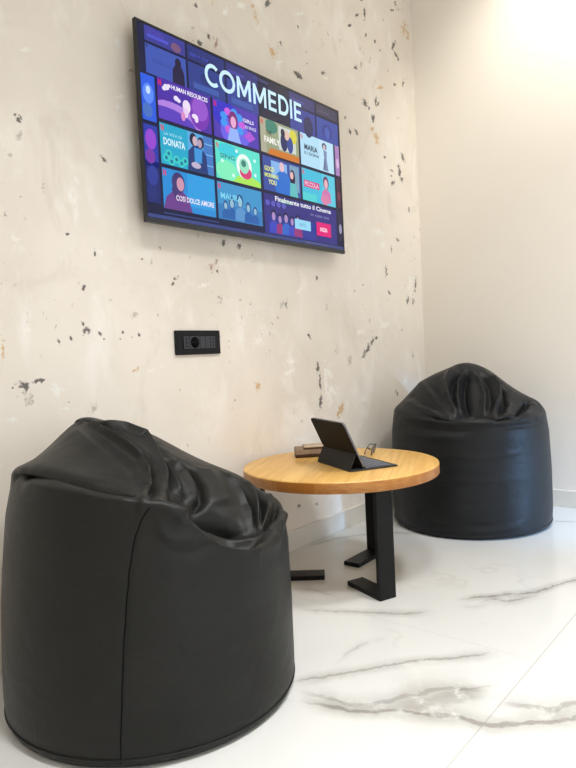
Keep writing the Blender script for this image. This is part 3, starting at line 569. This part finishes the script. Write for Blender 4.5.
# ------------------------------------------------------------------ eyeglasses
M_rim = plain('dark_spectacle_rim', (30, 26, 26), .3)
t = NT('spectacle_lens'); M_lens = t.set(Base_Color=(.9, .92, .95), Roughness=.05, Transmission_Weight=.35, IOR=1.5)  # white glare on the lens is put into its base colour
gdirv = Vector((-.42, .907, 0))
gl = empty('eyeglasses', (-1.188, 1.848, TT), 'dark rimmed eyeglasses folded on the table behind the keyboard', 'eyeglasses', rz=math.atan2(gdirv.y, gdirv.x))
gl.scale = (.88, .88, .88)
def lens_loop(x, k=1.0, n=28):
    pts = []
    for i in range(n):
        a = 2*math.pi*i/n; ca, sa = math.cos(a), math.sin(a)
        pts.append((x + .026*k*math.copysign(abs(ca)**.8, ca), -.010*(.02+.0165*k*math.copysign(abs(sa)**.8, sa))/.04, .0185 + .0165*k*math.copysign(abs(sa)**.8, sa)))
    return pts
for x in (.03, .1):
    b = MB(); b.tube(lens_loop(x), .0021, 8, True); rim = b.build('rim', M_rim, gl)
    L = lens_loop(x, .97); b = MB(); b.add([(p[0], p[1]-.0006, p[2]) for p in L] + [(p[0], p[1]+.0006, p[2]) for p in L], [list(range(28)), list(range(28, 56))[::-1]] + [(i,(i+1)%28,28+(i+1)%28,28+i) for i in range(28)]); b.build('lens', M_lens, gl)
b = MB(); b.tube([(.056,-.007,.024),(.062,-.0085,.027),(.068,-.0085,.027),(.074,-.007,.024)], .0019); b.build('bridge', M_rim, gl)
b = MB(); b.tube([(.003,-.008,.029),(-.001,.002,.029),(.004,.010,.032),(.05,.014,.028),(.1,.017,.018),(.118,.018,.008)], .0019); b.build('temple', M_rim, gl)
b = MB(); b.tube([(.127,-.008,.029),(.131,.004,.029),(.126,.015,.032),(.08,.021,.027),(.03,.024,.016),(.012,.025,.007)], .0019); b.build('temple', M_rim, gl)

# ------------------------------------------------------------------ beanbags
# <bagshape>
def rbf_fit(pts):
    P = np.array(pts, float); n = len(P)
    d = np.hypot(P[:,None,0]-P[None,:,0], P[:,None,1]-P[None,:,1])
    K = np.where(d > 0, d*d*np.log(np.maximum(d, 1e-9)), 0) + np.eye(n)*2e-4
    Q = np.c_[np.ones(n), P[:,:2]]
    A = np.block([[K, Q], [Q.T, np.zeros((3,3))]])
    w = np.linalg.solve(A, np.r_[P[:,2], 0,0,0])
    def ev(a, b):
        r = np.hypot(a[...,None]-P[:,0], b[...,None]-P[:,1])
        k = np.where(r > 0, r*r*np.log(np.maximum(r, 1e-9)), 0)
        return k@w[:n] + w[n] + w[n+1]*a + w[n+2]*b
    return ev
NTH, NW, NTOP = 448, 90, 140
def bag_base(ctrl, prof, rr, lean=(0, 0)):
    """rows of vertices: foot, wall, rim, then rings in to the middle of the sunken top. x right, y to the front, z up"""
    ev = rbf_fit(ctrl)
    th = np.linspace(0, 2*np.pi, NTH, endpoint=False); c, s = np.cos(th), np.sin(th)
    pz = np.array([p[0] for p in prof]); pr = np.array([p[1] for p in prof])
    Rtop = pr[-1]
    zr = ev(Rtop*c, Rtop*s) - rr
    rows = []
    for r, z in ((.001, .002), (.1, .002), (.2, .002), (.27, .002), (.30, .003)): rows.append(np.stack([r*c, r*s, np.full(NTH, z)], -1))
    for i in range(NW):
        f = (i/(NW-1)); z = .006 + f*(zr-.006)
        q = z/np.maximum(zr, .2)
        R = np.interp(q, pz, pr); q = np.clip(z/.5, 0, 1)**2
        rows.append(np.stack([R*c + lean[0]*q, R*s + lean[1]*q, z], -1))
    for i in range(1, NTOP+1):
        f = i/NTOP
        d = Rtop*(f**1.35)*.985
        z0 = np.clip(zr/.5, 0, 1)**2
        a, b = (Rtop-d)*c, (Rtop-d)*s
        z = ev(a, b)
        a = a + lean[0]*z0; b = b + lean[1]*z0
        z = z - np.where(d < rr, rr - np.sqrt(np.maximum(rr*rr-(rr-d)**2, 0)), 0)
        rows.append(np.stack([a, b, z], -1))
    return np.array(rows)
def grid_normals(G):
    dt = np.roll(G, -1, 1) - np.roll(G, 1, 1)
    dr = np.gradient(G, axis=0)
    n = np.cross(dt, dr); n /= np.maximum(np.linalg.norm(n, axis=-1, keepdims=True), 1e-9)
    return n
def apply_folds(G, folds):
    N = grid_normals(G); V = G.reshape(-1, 3); Nn = N.reshape(-1, 3); D = np.zeros(len(V))
    for amp, sl, sr, pts in folds:
        P = np.array(pts, float); seg = P[1:]-P[:-1]; L = np.linalg.norm(seg, axis=1); cum = np.r_[0, np.cumsum(L)]; tot = cum[-1]
        best = np.full(len(V), 9.); sg = np.zeros(len(V)); tt = np.zeros(len(V))
        for k in range(len(seg)):
            w = V - P[k]; t = np.clip((w@seg[k])/(L[k]**2), 0, 1); r = w - t[:,None]*seg[k]
            d = np.linalg.norm(r, axis=1); m = d < best
            side = np.einsum('ij,ij->i', np.cross(np.broadcast_to(seg[k], V.shape), w), Nn)
            best[m] = d[m]; sg[m] = side[m]; tt[m] = (cum[k]+t[m]*L[k])/tot
        sig = np.where(sg > 0, sl, sr)
        taper = np.clip(tt/.18, 0, 1)*np.clip((1-tt)/.18, 0, 1); taper = .25 + .75*taper*taper*(3-2*taper)
        D += amp*taper*np.exp(-(best/sig)**(1.25 if abs(amp) > .0065 else 2.0))
    V2 = V + D[:,None]*Nn
    return V2.reshape(G.shape)
# </bagshape>
def relax(G, it, lam=.35, r0=6):
    for _ in range(it):
        A = (np.roll(G, 1, 1) + np.roll(G, -1, 1))*.25
        A[1:-1] += (G[2:] + G[:-2])*.25
        H = G.copy(); H[r0:-1] += lam*(A[r0:-1]-G[r0:-1]); G = H
    return G

def leatherette(name, srgb):
    t = NT(name); O = t.obj()
    n = t.noise(O, 9, 4, .6, .4)
    h = t.math('ADD', t.math('MULTIPLY', t.noise(t.scale(O, (1, 1, 1.6)), 13, 4, .55, .8), 1.0), t.math('MULTIPLY', t.noise(O, 900, 2), .05))
    t.bump(h, .22, .01)
    c = t.mix(t.step(n, .3, .7), s2l(srgb), s2l(tuple(v+4 for v in srgb)))
    return t.set(Base_Color=c, Roughness=t.math('ADD', .39, t.math('MULTIPLY', n, .12)), Specular_IOR_Level=.22)
M_lea = leatherette('charcoal_leatherette', (27, 27, 25))
M_leb = leatherette('black_leatherette', (25, 26, 27))
M_thread = plain('black_seam', (5, 5, 5), .7, spec=.1)

BAGS = {'near': {'c': (-1.195, 0.893), 'ctrl': [(-0.245, 0.225, 0.555), (-0.2, 0.26, 0.55), (-0.15, 0.295, 0.537), (-0.08, 0.32, 0.522), (0, 0.325, 0.503), (0.03, 0.32, 0.485), (0.073, 0.315, 0.455), (0.122, 0.3, 0.427), (0.173, 0.275, 0.403), (0.223, 0.24, 0.392), (0.273, 0.19, 0.385), (0.31, 0.11, 0.388), (0.325, 0.0, 0.395), (-0.3, 0.14, 0.545), (-0.32, 0.05, 0.53), (-0.325, -0.05, 0.51), (-0.3, -0.14, 0.49), (-0.2, -0.26, 0.47), (0, -0.325, 0.45), (0.2, -0.26, 0.4), (0.3, -0.14, 0.36), (-0.2, 0.1, 0.575), (-0.16, -0.04, 0.627), (-0.25, 0, 0.555), (-0.1, 0.08, 0.59), (-0.07, -0.05, 0.602), (0, -0.06, 0.578), (-0.08, 0.2, 0.54), (-0.16, 0.2, 0.55), (0, 0.2, 0.5), (0, 0.1, 0.535), (-0.12, -0.2, 0.57), (0.05, -0.2, 0.52), (0.09, -0.06, 0.52), (0.165, -0.05, 0.485), (0.23, -0.05, 0.452), (0.28, -0.03, 0.41), (0.06, 0.23, 0.415), (0.1, 0.1, 0.46), (0.12, 0.235, 0.36), (0.17, 0.15, 0.385), (0.19, 0.19, 0.335), (0.24, 0.1, 0.38)], 'prof': [(0, 0.315), (0.03, 0.324), (0.1, 0.327), (0.2, 0.327), (0.5, 0.325), (0.85, 0.317), (1, 0.306)], 'rr': 0.016, 'lean': (0.024, 0.0), 'relax': 1, 'folds': [(-0.055, 0.01, 0.012, [[-0.26, 0.114, 0.533], [-0.231, 0.168, 0.542], [-0.206, 0.199, 0.547], [-0.175, 0.226, 0.547], [-0.14, 0.251, 0.54], [-0.103, 0.271, 0.531], [-0.064, 0.286, 0.521], [-0.025, 0.298, 0.508]]), (0.014, 0.012, 0.01, [[-0.247, 0.144, 0.529], [-0.217, 0.19, 0.532], [-0.185, 0.225, 0.528], [-0.118, 0.271, 0.519], [-0.046, 0.298, 0.503], [0.007, 0.306, 0.488]]), (0.01, 0.02, 0.03, [[-0.158, -0.003, 0.608], [-0.098, 0.117, 0.578], [-0.047, 0.186, 0.542], [-0.019, 0.228, 0.519]]), (0.03, 0.006, 0.04, [[-0.132, -0.011, 0.621], [-0.079, 0.064, 0.596], [-0.037, 0.112, 0.566], [-0.012, 0.138, 0.544], [0.003, 0.183, 0.521], [0.005, 0.228, 0.504], [-0.005, 0.3, 0.503]]), (-0.045, 0.011, 0.008, [[-0.118, -0.005, 0.621], [-0.069, 0.05, 0.598], [-0.027, 0.091, 0.569], [-0.001, 0.119, 0.545], [0.013, 0.168, 0.517], [0.015, 0.222, 0.498], [0.007, 0.3, 0.498]]), (0.02, 0.01, 0.014, [[-0.091, 0.018, 0.612], [-0.038, 0.009, 0.596], [0.004, -0.006, 0.579], [0.018, 0.045, 0.559], [0.026, 0.094, 0.534], [0.031, 0.146, 0.507], [0.033, 0.197, 0.488]]), (-0.038, 0.009, 0.01, [[0.023, 0.005, 0.56], [0.036, 0.071, 0.534], [0.045, 0.125, 0.503], [0.049, 0.169, 0.476]]), (0.016, 0.008, 0.008, [[0.035, 0.029, 0.546], [0.048, 0.078, 0.521], [0.061, 0.122, 0.487], [0.072, 0.152, 0.458]]), (-0.022, 0.008, 0.008, [[0.044, 0.033, 0.539], [0.061, 0.069, 0.514], [0.074, 0.108, 0.483], [0.083, 0.14, 0.454]]), (0.014, 0.014, 0.026, [[0.059, 0.03, 0.531], [0.088, 0.05, 0.503], [0.107, 0.081, 0.475], [0.109, 0.111, 0.454], [0.091, 0.145, 0.443]]), (-0.03, 0.018, 0.008, [[0.077, 0.024, 0.521], [0.107, 0.041, 0.496], [0.122, 0.076, 0.468], [0.122, 0.113, 0.444], [0.102, 0.15, 0.429]]), (0.012, 0.045, 0.03, [[0.141, -0.008, 0.494], [0.16, 0.055, 0.456], [0.182, 0.1, 0.417]]), (-0.045, 0.02, 0.022, [[0.051, 0.206, 0.459], [0.084, 0.174, 0.43], [0.125, 0.163, 0.399], [0.167, 0.159, 0.38], [0.212, 0.146, 0.369]]), (0.02, 0.014, 0.01, [[0.007, 0.305, 0.491], [0.028, 0.304, 0.483], [0.061, 0.298, 0.46], [0.101, 0.178, 0.408], [0.132, 0.173, 0.386], [0.18, 0.168, 0.364], [0.231, 0.163, 0.357], [0.268, 0.164, 0.361]]), (0.018, 0.01, 0.016, [[0.182, -0.017, 0.477], [0.209, 0.024, 0.445], [0.226, 0.067, 0.41], [0.232, 0.134, 0.371]]), (-0.028, 0.008, 0.008, [[0.203, -0.013, 0.466], [0.226, 0.033, 0.431], [0.237, 0.079, 0.398], [0.235, 0.134, 0.37]]), (0.016, 0.008, 0.01, [[0.231, -0.022, 0.454], [0.249, 0.023, 0.425], [0.252, 0.074, 0.395], [0.239, 0.133, 0.37]]), (-0.028, 0.008, 0.008, [[0.259, -0.02, 0.435], [0.267, 0.039, 0.409], [0.245, 0.126, 0.372]]), (0.016, 0.01, 0.012, [[0.294, -0.022, 0.411], [0.275, 0.064, 0.395], [0.244, 0.134, 0.369]]), (-0.022, 0.008, 0.008, [[0.307, 0.029, 0.4], [0.282, 0.086, 0.385], [0.246, 0.145, 0.365]]), (0.014, 0.012, 0.01, [[0.316, 0.047, 0.38], [0.288, 0.12, 0.374], [0.249, 0.16, 0.362]]), (0.01, 0.01, 0.018, [[0.019, 0.31, 0.455], [0.03, 0.313, 0.427], [0.05, 0.311, 0.413], [0.08, 0.303, 0.409], [0.131, 0.179, 0.381]]), (-0.008, 0.012, 0.01, [[0.021, 0.314, 0.423], [0.042, 0.314, 0.403], [0.075, 0.307, 0.397], [0.125, 0.286, 0.395], [0.189, 0.176, 0.35]]), (0.008, 0.01, 0.016, [[0.181, 0.175, 0.355], [0.22, 0.221, 0.355], [0.282, 0.148, 0.344]]), (-0.0018, 0.004, 0.004, [[-0.075, 0.31, 0.006], [-0.064, 0.32, 0.137], [-0.054, 0.32, 0.248], [-0.041, 0.316, 0.347], [-0.028, 0.314, 0.419], [-0.009, 0.309, 0.466], [0.01, 0.305, 0.489]]), (0.0015, 0.015, 0.015, [[0.033, 0.32, 0.31], [0.088, 0.311, 0.288], [0.203, 0.252, 0.261]]), (0.0015, 0.015, 0.015, [[0.045, 0.323, 0.215], [0.142, 0.294, 0.196], [0.264, 0.192, 0.187]]), (-0.0015, 0.008, 0.008, [[0.067, 0.317, 0.27], [0.168, 0.277, 0.252], [0.253, 0.204, 0.236]]), (-0.0012, 0.008, 0.008, [[0.085, 0.314, 0.235], [0.165, 0.28, 0.217], [0.282, 0.166, 0.192]])], 'seams': [[[-0.073, 0.315, 0.016], [-0.064, 0.32, 0.137], [-0.054, 0.32, 0.248], [-0.041, 0.316, 0.347], [-0.028, 0.314, 0.419], [-0.009, 0.309, 0.466], [0.01, 0.305, 0.489]]]}, 'far': {'c': (-1.155, 2.585), 'ctrl': [(-0.28, 0.165, 0.49), (-0.225, 0.235, 0.487), (-0.143, 0.29, 0.483), (0, 0.323, 0.48), (0.082, 0.312, 0.482), (0.193, 0.26, 0.475), (0.27, 0.17, 0.468), (0.31, 0.09, 0.462), (0.322, 0, 0.452), (-0.31, 0.09, 0.495), (-0.322, 0, 0.49), (-0.3, -0.12, 0.5), (-0.2, -0.25, 0.5), (0, -0.322, 0.5), (0.2, -0.25, 0.48), (0.3, -0.12, 0.45), (-0.27, 0.03, 0.535), (-0.2, 0.03, 0.605), (-0.13, 0.03, 0.643), (-0.065, 0.03, 0.665), (-0.016, 0.03, 0.682), (0.037, 0.03, 0.675), (0.097, 0.03, 0.646), (0.175, 0.03, 0.58), (0.25, 0.04, 0.532), (0.283, 0.04, 0.515), (-0.15, 0.15, 0.57), (-0.07, 0.17, 0.565), (0, 0.16, 0.56), (0.05, 0.17, 0.545), (0.12, 0.15, 0.55), (0.2, 0.14, 0.515), (-0.1, 0.24, 0.505), (0, 0.255, 0.475), (0.05, 0.255, 0.47), (0.12, 0.23, 0.495), (0, -0.12, 0.63), (-0.15, -0.12, 0.58), (0.15, -0.12, 0.56)], 'prof': [(0, 0.318), (0.04, 0.328), (0.15, 0.332), (0.5, 0.332), (0.85, 0.326), (1, 0.316)], 'rr': 0.015, 'lean': (0, 0), 'relax': 1, 'folds': [(0.026, 0.012, 0.02, [[-0.049, 0.036, 0.67], [-0.078, 0.11, 0.619], [-0.078, 0.171, 0.564], [-0.059, 0.225, 0.511], [-0.04, 0.281, 0.48]]), (-0.026, 0.01, 0.008, [[-0.024, 0.08, 0.649], [-0.054, 0.13, 0.602], [-0.059, 0.185, 0.548], [-0.04, 0.239, 0.495]]), (0.014, 0.01, 0.01, [[-0.008, 0.077, 0.652], [-0.034, 0.129, 0.601], [-0.039, 0.181, 0.547], [-0.021, 0.257, 0.481]]), (-0.03, 0.014, 0.012, [[0.008, 0.081, 0.648], [-0.006, 0.141, 0.584], [-0.004, 0.188, 0.53], [0.009, 0.25, 0.476]]), (0.014, 0.012, 0.01, [[0.028, 0.078, 0.647], [0.058, 0.12, 0.598], [0.071, 0.163, 0.551], [0.063, 0.233, 0.484]]), (-0.015, 0.01, 0.01, [[0.056, 0.08, 0.637], [0.089, 0.12, 0.588], [0.093, 0.175, 0.535], [0.078, 0.238, 0.485]]), (0.03, 0.014, 0.014, [[0.088, 0.063, 0.635], [0.121, 0.104, 0.586], [0.124, 0.16, 0.541], [0.104, 0.234, 0.492]]), (-0.03, 0.012, 0.01, [[0.112, 0.067, 0.618], [0.152, 0.101, 0.568], [0.146, 0.171, 0.525], [0.114, 0.266, 0.483]]), (0.012, 0.014, 0.018, [[-0.197, 0.025, 0.607], [-0.147, 0.157, 0.565], [-0.114, 0.215, 0.523], [-0.059, 0.29, 0.481]]), (-0.01, 0.01, 0.01, [[-0.177, 0.039, 0.619], [-0.119, 0.167, 0.565], [-0.083, 0.229, 0.512]]), (0.01, 0.014, 0.018, [[-0.252, 0.107, 0.535], [-0.195, 0.207, 0.512], [-0.137, 0.259, 0.496], [-0.082, 0.298, 0.479]]), (-0.01, 0.01, 0.01, [[-0.235, 0.091, 0.554], [-0.167, 0.199, 0.527], [-0.106, 0.253, 0.498]]), (0.012, 0.014, 0.014, [[0.272, 0.071, 0.509], [0.249, 0.116, 0.501], [0.222, 0.2, 0.482], [0.195, 0.247, 0.467]]), (-0.03, 0.01, 0.012, [[0.243, 0.094, 0.516], [0.214, 0.163, 0.498], [0.18, 0.253, 0.476]]), (0.01, 0.012, 0.012, [[0.166, 0.159, 0.523], [0.154, 0.218, 0.497], [0.142, 0.278, 0.476]]), (-0.04, 0.012, 0.012, [[-0.164, 0.265, 0.485], [-0.067, 0.305, 0.475], [0.028, 0.254, 0.472], [0.108, 0.296, 0.471], [0.176, 0.261, 0.469]]), (0.016, 0.01, 0.01, [[-0.27, 0.168, 0.468], [-0.165, 0.27, 0.469], [-0.06, 0.311, 0.46], [0.037, 0.314, 0.459], [0.119, 0.295, 0.455], [0.234, 0.212, 0.455]]), (-0.008, 0.01, 0.01, [[-0.265, 0.181, 0.444], [-0.166, 0.275, 0.434], [-0.061, 0.316, 0.425], [0.044, 0.317, 0.432]]), (0.006, 0.012, 0.012, [[-0.266, 0.188, 0.412], [-0.147, 0.291, 0.403], [-0.031, 0.323, 0.402]]), (-0.006, 0.01, 0.01, [[0.081, 0.31, 0.438], [0.175, 0.268, 0.439], [0.276, 0.159, 0.436]]), (0.003, 0.012, 0.01, [[-0.09, 0.315, 0.335], [0.04, 0.326, 0.325], [0.19, 0.268, 0.338]]), (0.002, 0.012, 0.01, [[-0.113, 0.312, 0.244], [0.037, 0.33, 0.233], [0.205, 0.26, 0.243]]), (-0.003, 0.008, 0.008, [[-0.197, 0.267, 0.153], [-0.003, 0.332, 0.143], [0.183, 0.277, 0.16]]), (0.006, 0.01, 0.008, [[-0.245, 0.22, 0.041], [-0.121, 0.306, 0.035], [0.03, 0.328, 0.037], [0.18, 0.277, 0.051]]), (-0.006, 0.008, 0.008, [[-0.266, 0.198, 0.076], [-0.12, 0.309, 0.059], [0.031, 0.33, 0.061], [0.181, 0.279, 0.075]])], 'seams': []}}
def beanbag(spec, mat, name, label):
    c = Vector((*spec['c'], 0)); fr = -c.normalized(); rz = math.atan2(fr.y, fr.x) - math.pi/2   # local +y turned to the front
    root = empty(name, c, label, 'beanbag', 'black beanbag seats', rz=rz+0.0)
    G = bag_base(spec['ctrl'], spec['prof'], spec['rr'], spec['lean'])
    G = apply_folds(G, spec['folds'])
    G = relax(G, spec.get('relax', 2))
    rng = np.array([.6, 1.7, 2.9])
    G[..., 0] *= -1          # x was measured to the right of a viewer in front
    nr = G.shape[0]
    V = G.reshape(-1, 3)
    F = []
    for i in range(nr-1):
        for j in range(NTH):
            k = (j+1) % NTH; F.append((i*NTH+j, i*NTH+k, (i+1)*NTH+k, (i+1)*NTH+j))
    F.append([j for j in range(NTH)][::-1]); F.append([(nr-1)*NTH+j for j in range(NTH)])
    m = MB(); m.add(V.tolist(), F, 0, True); cov = m.build('cover', mat, root)
    # hem piping round the foot
    iw = 5 + 3
    ring = G[iw].copy(); nrm = ring.copy(); nrm[:,2] = 0; nrm /= np.linalg.norm(nrm, axis=1, keepdims=True)
    m = MB(); m.tube((ring + nrm*.001)[::2].tolist(), .0018, 6, True); m.build('hem_piping', mat, root)
    for pl in spec['seams']:
        P = np.array(pl)*np.array([-1, 1, 1]); Q = []
        for k in range(len(P)-1):
            for t in np.linspace(0, 1, 14, endpoint=False): Q.append(P[k]*(1-t)+P[k+1]*t)
        Q.append(P[-1]); Q = np.array(Q)
        for _ in range(6): Q[1:-1] = .5*Q[1:-1] + .25*(Q[2:]+Q[:-2])
        W = V[nr and NTH*5:]
        Q = np.array([W[np.argsort(((W-q)**2).sum(1))[:4]].mean(0) for q in Q])
        for _ in range(3): Q[1:-1] = .5*Q[1:-1] + .25*(Q[2:]+Q[:-2])
        m = MB(); m.tube(Q.tolist(), .0014, 6); m.build('seam', M_thread, root)
    return root
beanbag(BAGS['near'], M_lea, 'beanbag', 'large charcoal beanbag with a vertical side seam, in front of the table at the left')
beanbag(BAGS['far'], M_leb, 'beanbag', 'black beanbag in the corner behind the table, its top gathered in pleats')

# ------------------------------------------------------------------ light
def area(name, loc, rot, sx, sy, power, col):
    L = bpy.data.lights.new(name, 'AREA'); L.shape = 'RECTANGLE'; L.size = sx; L.size_y = sy; L.energy = power; L.color = col
    o = bpy.data.objects.new(name, L); COL.objects.link(o); o.location = loc; o.rotation_euler = rot; return o
LIGHTS = {'win': 6, 'winc': (1, 0.98, 0.95), 'door': 620, 'blue_spotc': (0.28, 0.56, 1.0), 'ceil': [(-0.1, 0.6, 190), (0.1, 1.7, 190), (1.0, -0.9, 190)], 'cone': 112, 'ceilc': (0.985, 0.995, 1.0), 'spots': [(-0.45, 2.4, -0.75, 2.99, 2.0, 52, 85)]}
L = bpy.data.lights.new('added_blue_spot', 'SPOT'); L.energy = LIGHTS['door']; L.color = LIGHTS['blue_spotc']; L.spot_size = math.radians(22); L.spot_blend = 1.0; L.shadow_soft_size = .12
o = bpy.data.objects.new('added_blue_spot', L); COL.objects.link(o); o.location = (XR-.03, 2.8, .62)      # added spot that tints the far beanbag and the floor blue
o.rotation_euler = (Vector((-.72, 2.74, .12)) - o.location).to_track_quat('-Z', 'Y').to_euler()
area('window_light', (XR-.02, (WY0+WY1)/2, (WZ0+WZ1)/2), (0, math.radians(90), 0), WZ1-WZ0, WY1-WY0, LIGHTS['win'], LIGHTS['winc'])
for (x, y, p_) in LIGHTS['ceil']:       # recessed downlights
    L = bpy.data.lights.new('ceiling_downlight', 'SPOT'); L.energy = p_; L.color = LIGHTS['ceilc']; L.spot_size = math.radians(LIGHTS['cone']); L.spot_blend = 1.0; L.shadow_soft_size = .22
    o = bpy.data.objects.new('ceiling_downlight', L); COL.objects.link(o); o.location = (x, y, ZC-.03)
for (x, y, tx, ty, tz, p_, sz) in LIGHTS['spots']:
    L = bpy.data.lights.new('ceiling_spotlight', 'SPOT'); L.energy = p_; L.spot_size = math.radians(sz); L.spot_blend = .9; L.color = (1, .95, .86); L.shadow_soft_size = .06
    o = bpy.data.objects.new('ceiling_spotlight', L); COL.objects.link(o); o.location = (x, y, ZC-.05)
    d = Vector((tx, ty, tz)) - o.location; o.rotation_euler = d.to_track_quat('-Z', 'Y').to_euler()
W = bpy.data.worlds.new('daylight'); S.world = W; W.use_nodes = True
W.node_tree.nodes['Background'].inputs[0].default_value = (.75, .86, 1, 1); W.node_tree.nodes['Background'].inputs[1].default_value = 1.0

# ------------------------------------------------------------------ camera
cam = bpy.data.cameras.new('camera'); co = bpy.data.objects.new('camera', cam); COL.objects.link(co); S.camera = co
cam.sensor_fit = 'HORIZONTAL'; cam.sensor_width = 36; cam.lens = 36*629.09/576
R_ = Vector((.76740686, .63929241, -.0489073)); D_ = Vector((-.00951658, -.06491371, -.9978455)); F_ = Vector((-.64108981, .76621891, -.04373135))
co.matrix_world = Matrix(((R_.x, -D_.x, -F_.x, 0), (R_.y, -D_.y, -F_.y, 0), (R_.z, -D_.z, -F_.z, .75), (0, 0, 0, 1)))
cam.clip_start = .02
S.view_settings.view_transform = 'Standard'; S.view_settings.look = 'None'; S.view_settings.exposure = 0.47; S.view_settings.gamma = 1; S.view_settings.use_curve_mapping = False
S.cycles.use_denoising = True; S.cycles.max_bounces = 10; S.cycles.diffuse_bounces = 6; S.cycles.glossy_bounces = 4
S.cycles.sample_clamp_indirect = 6; S.cycles.adaptive_threshold = .025
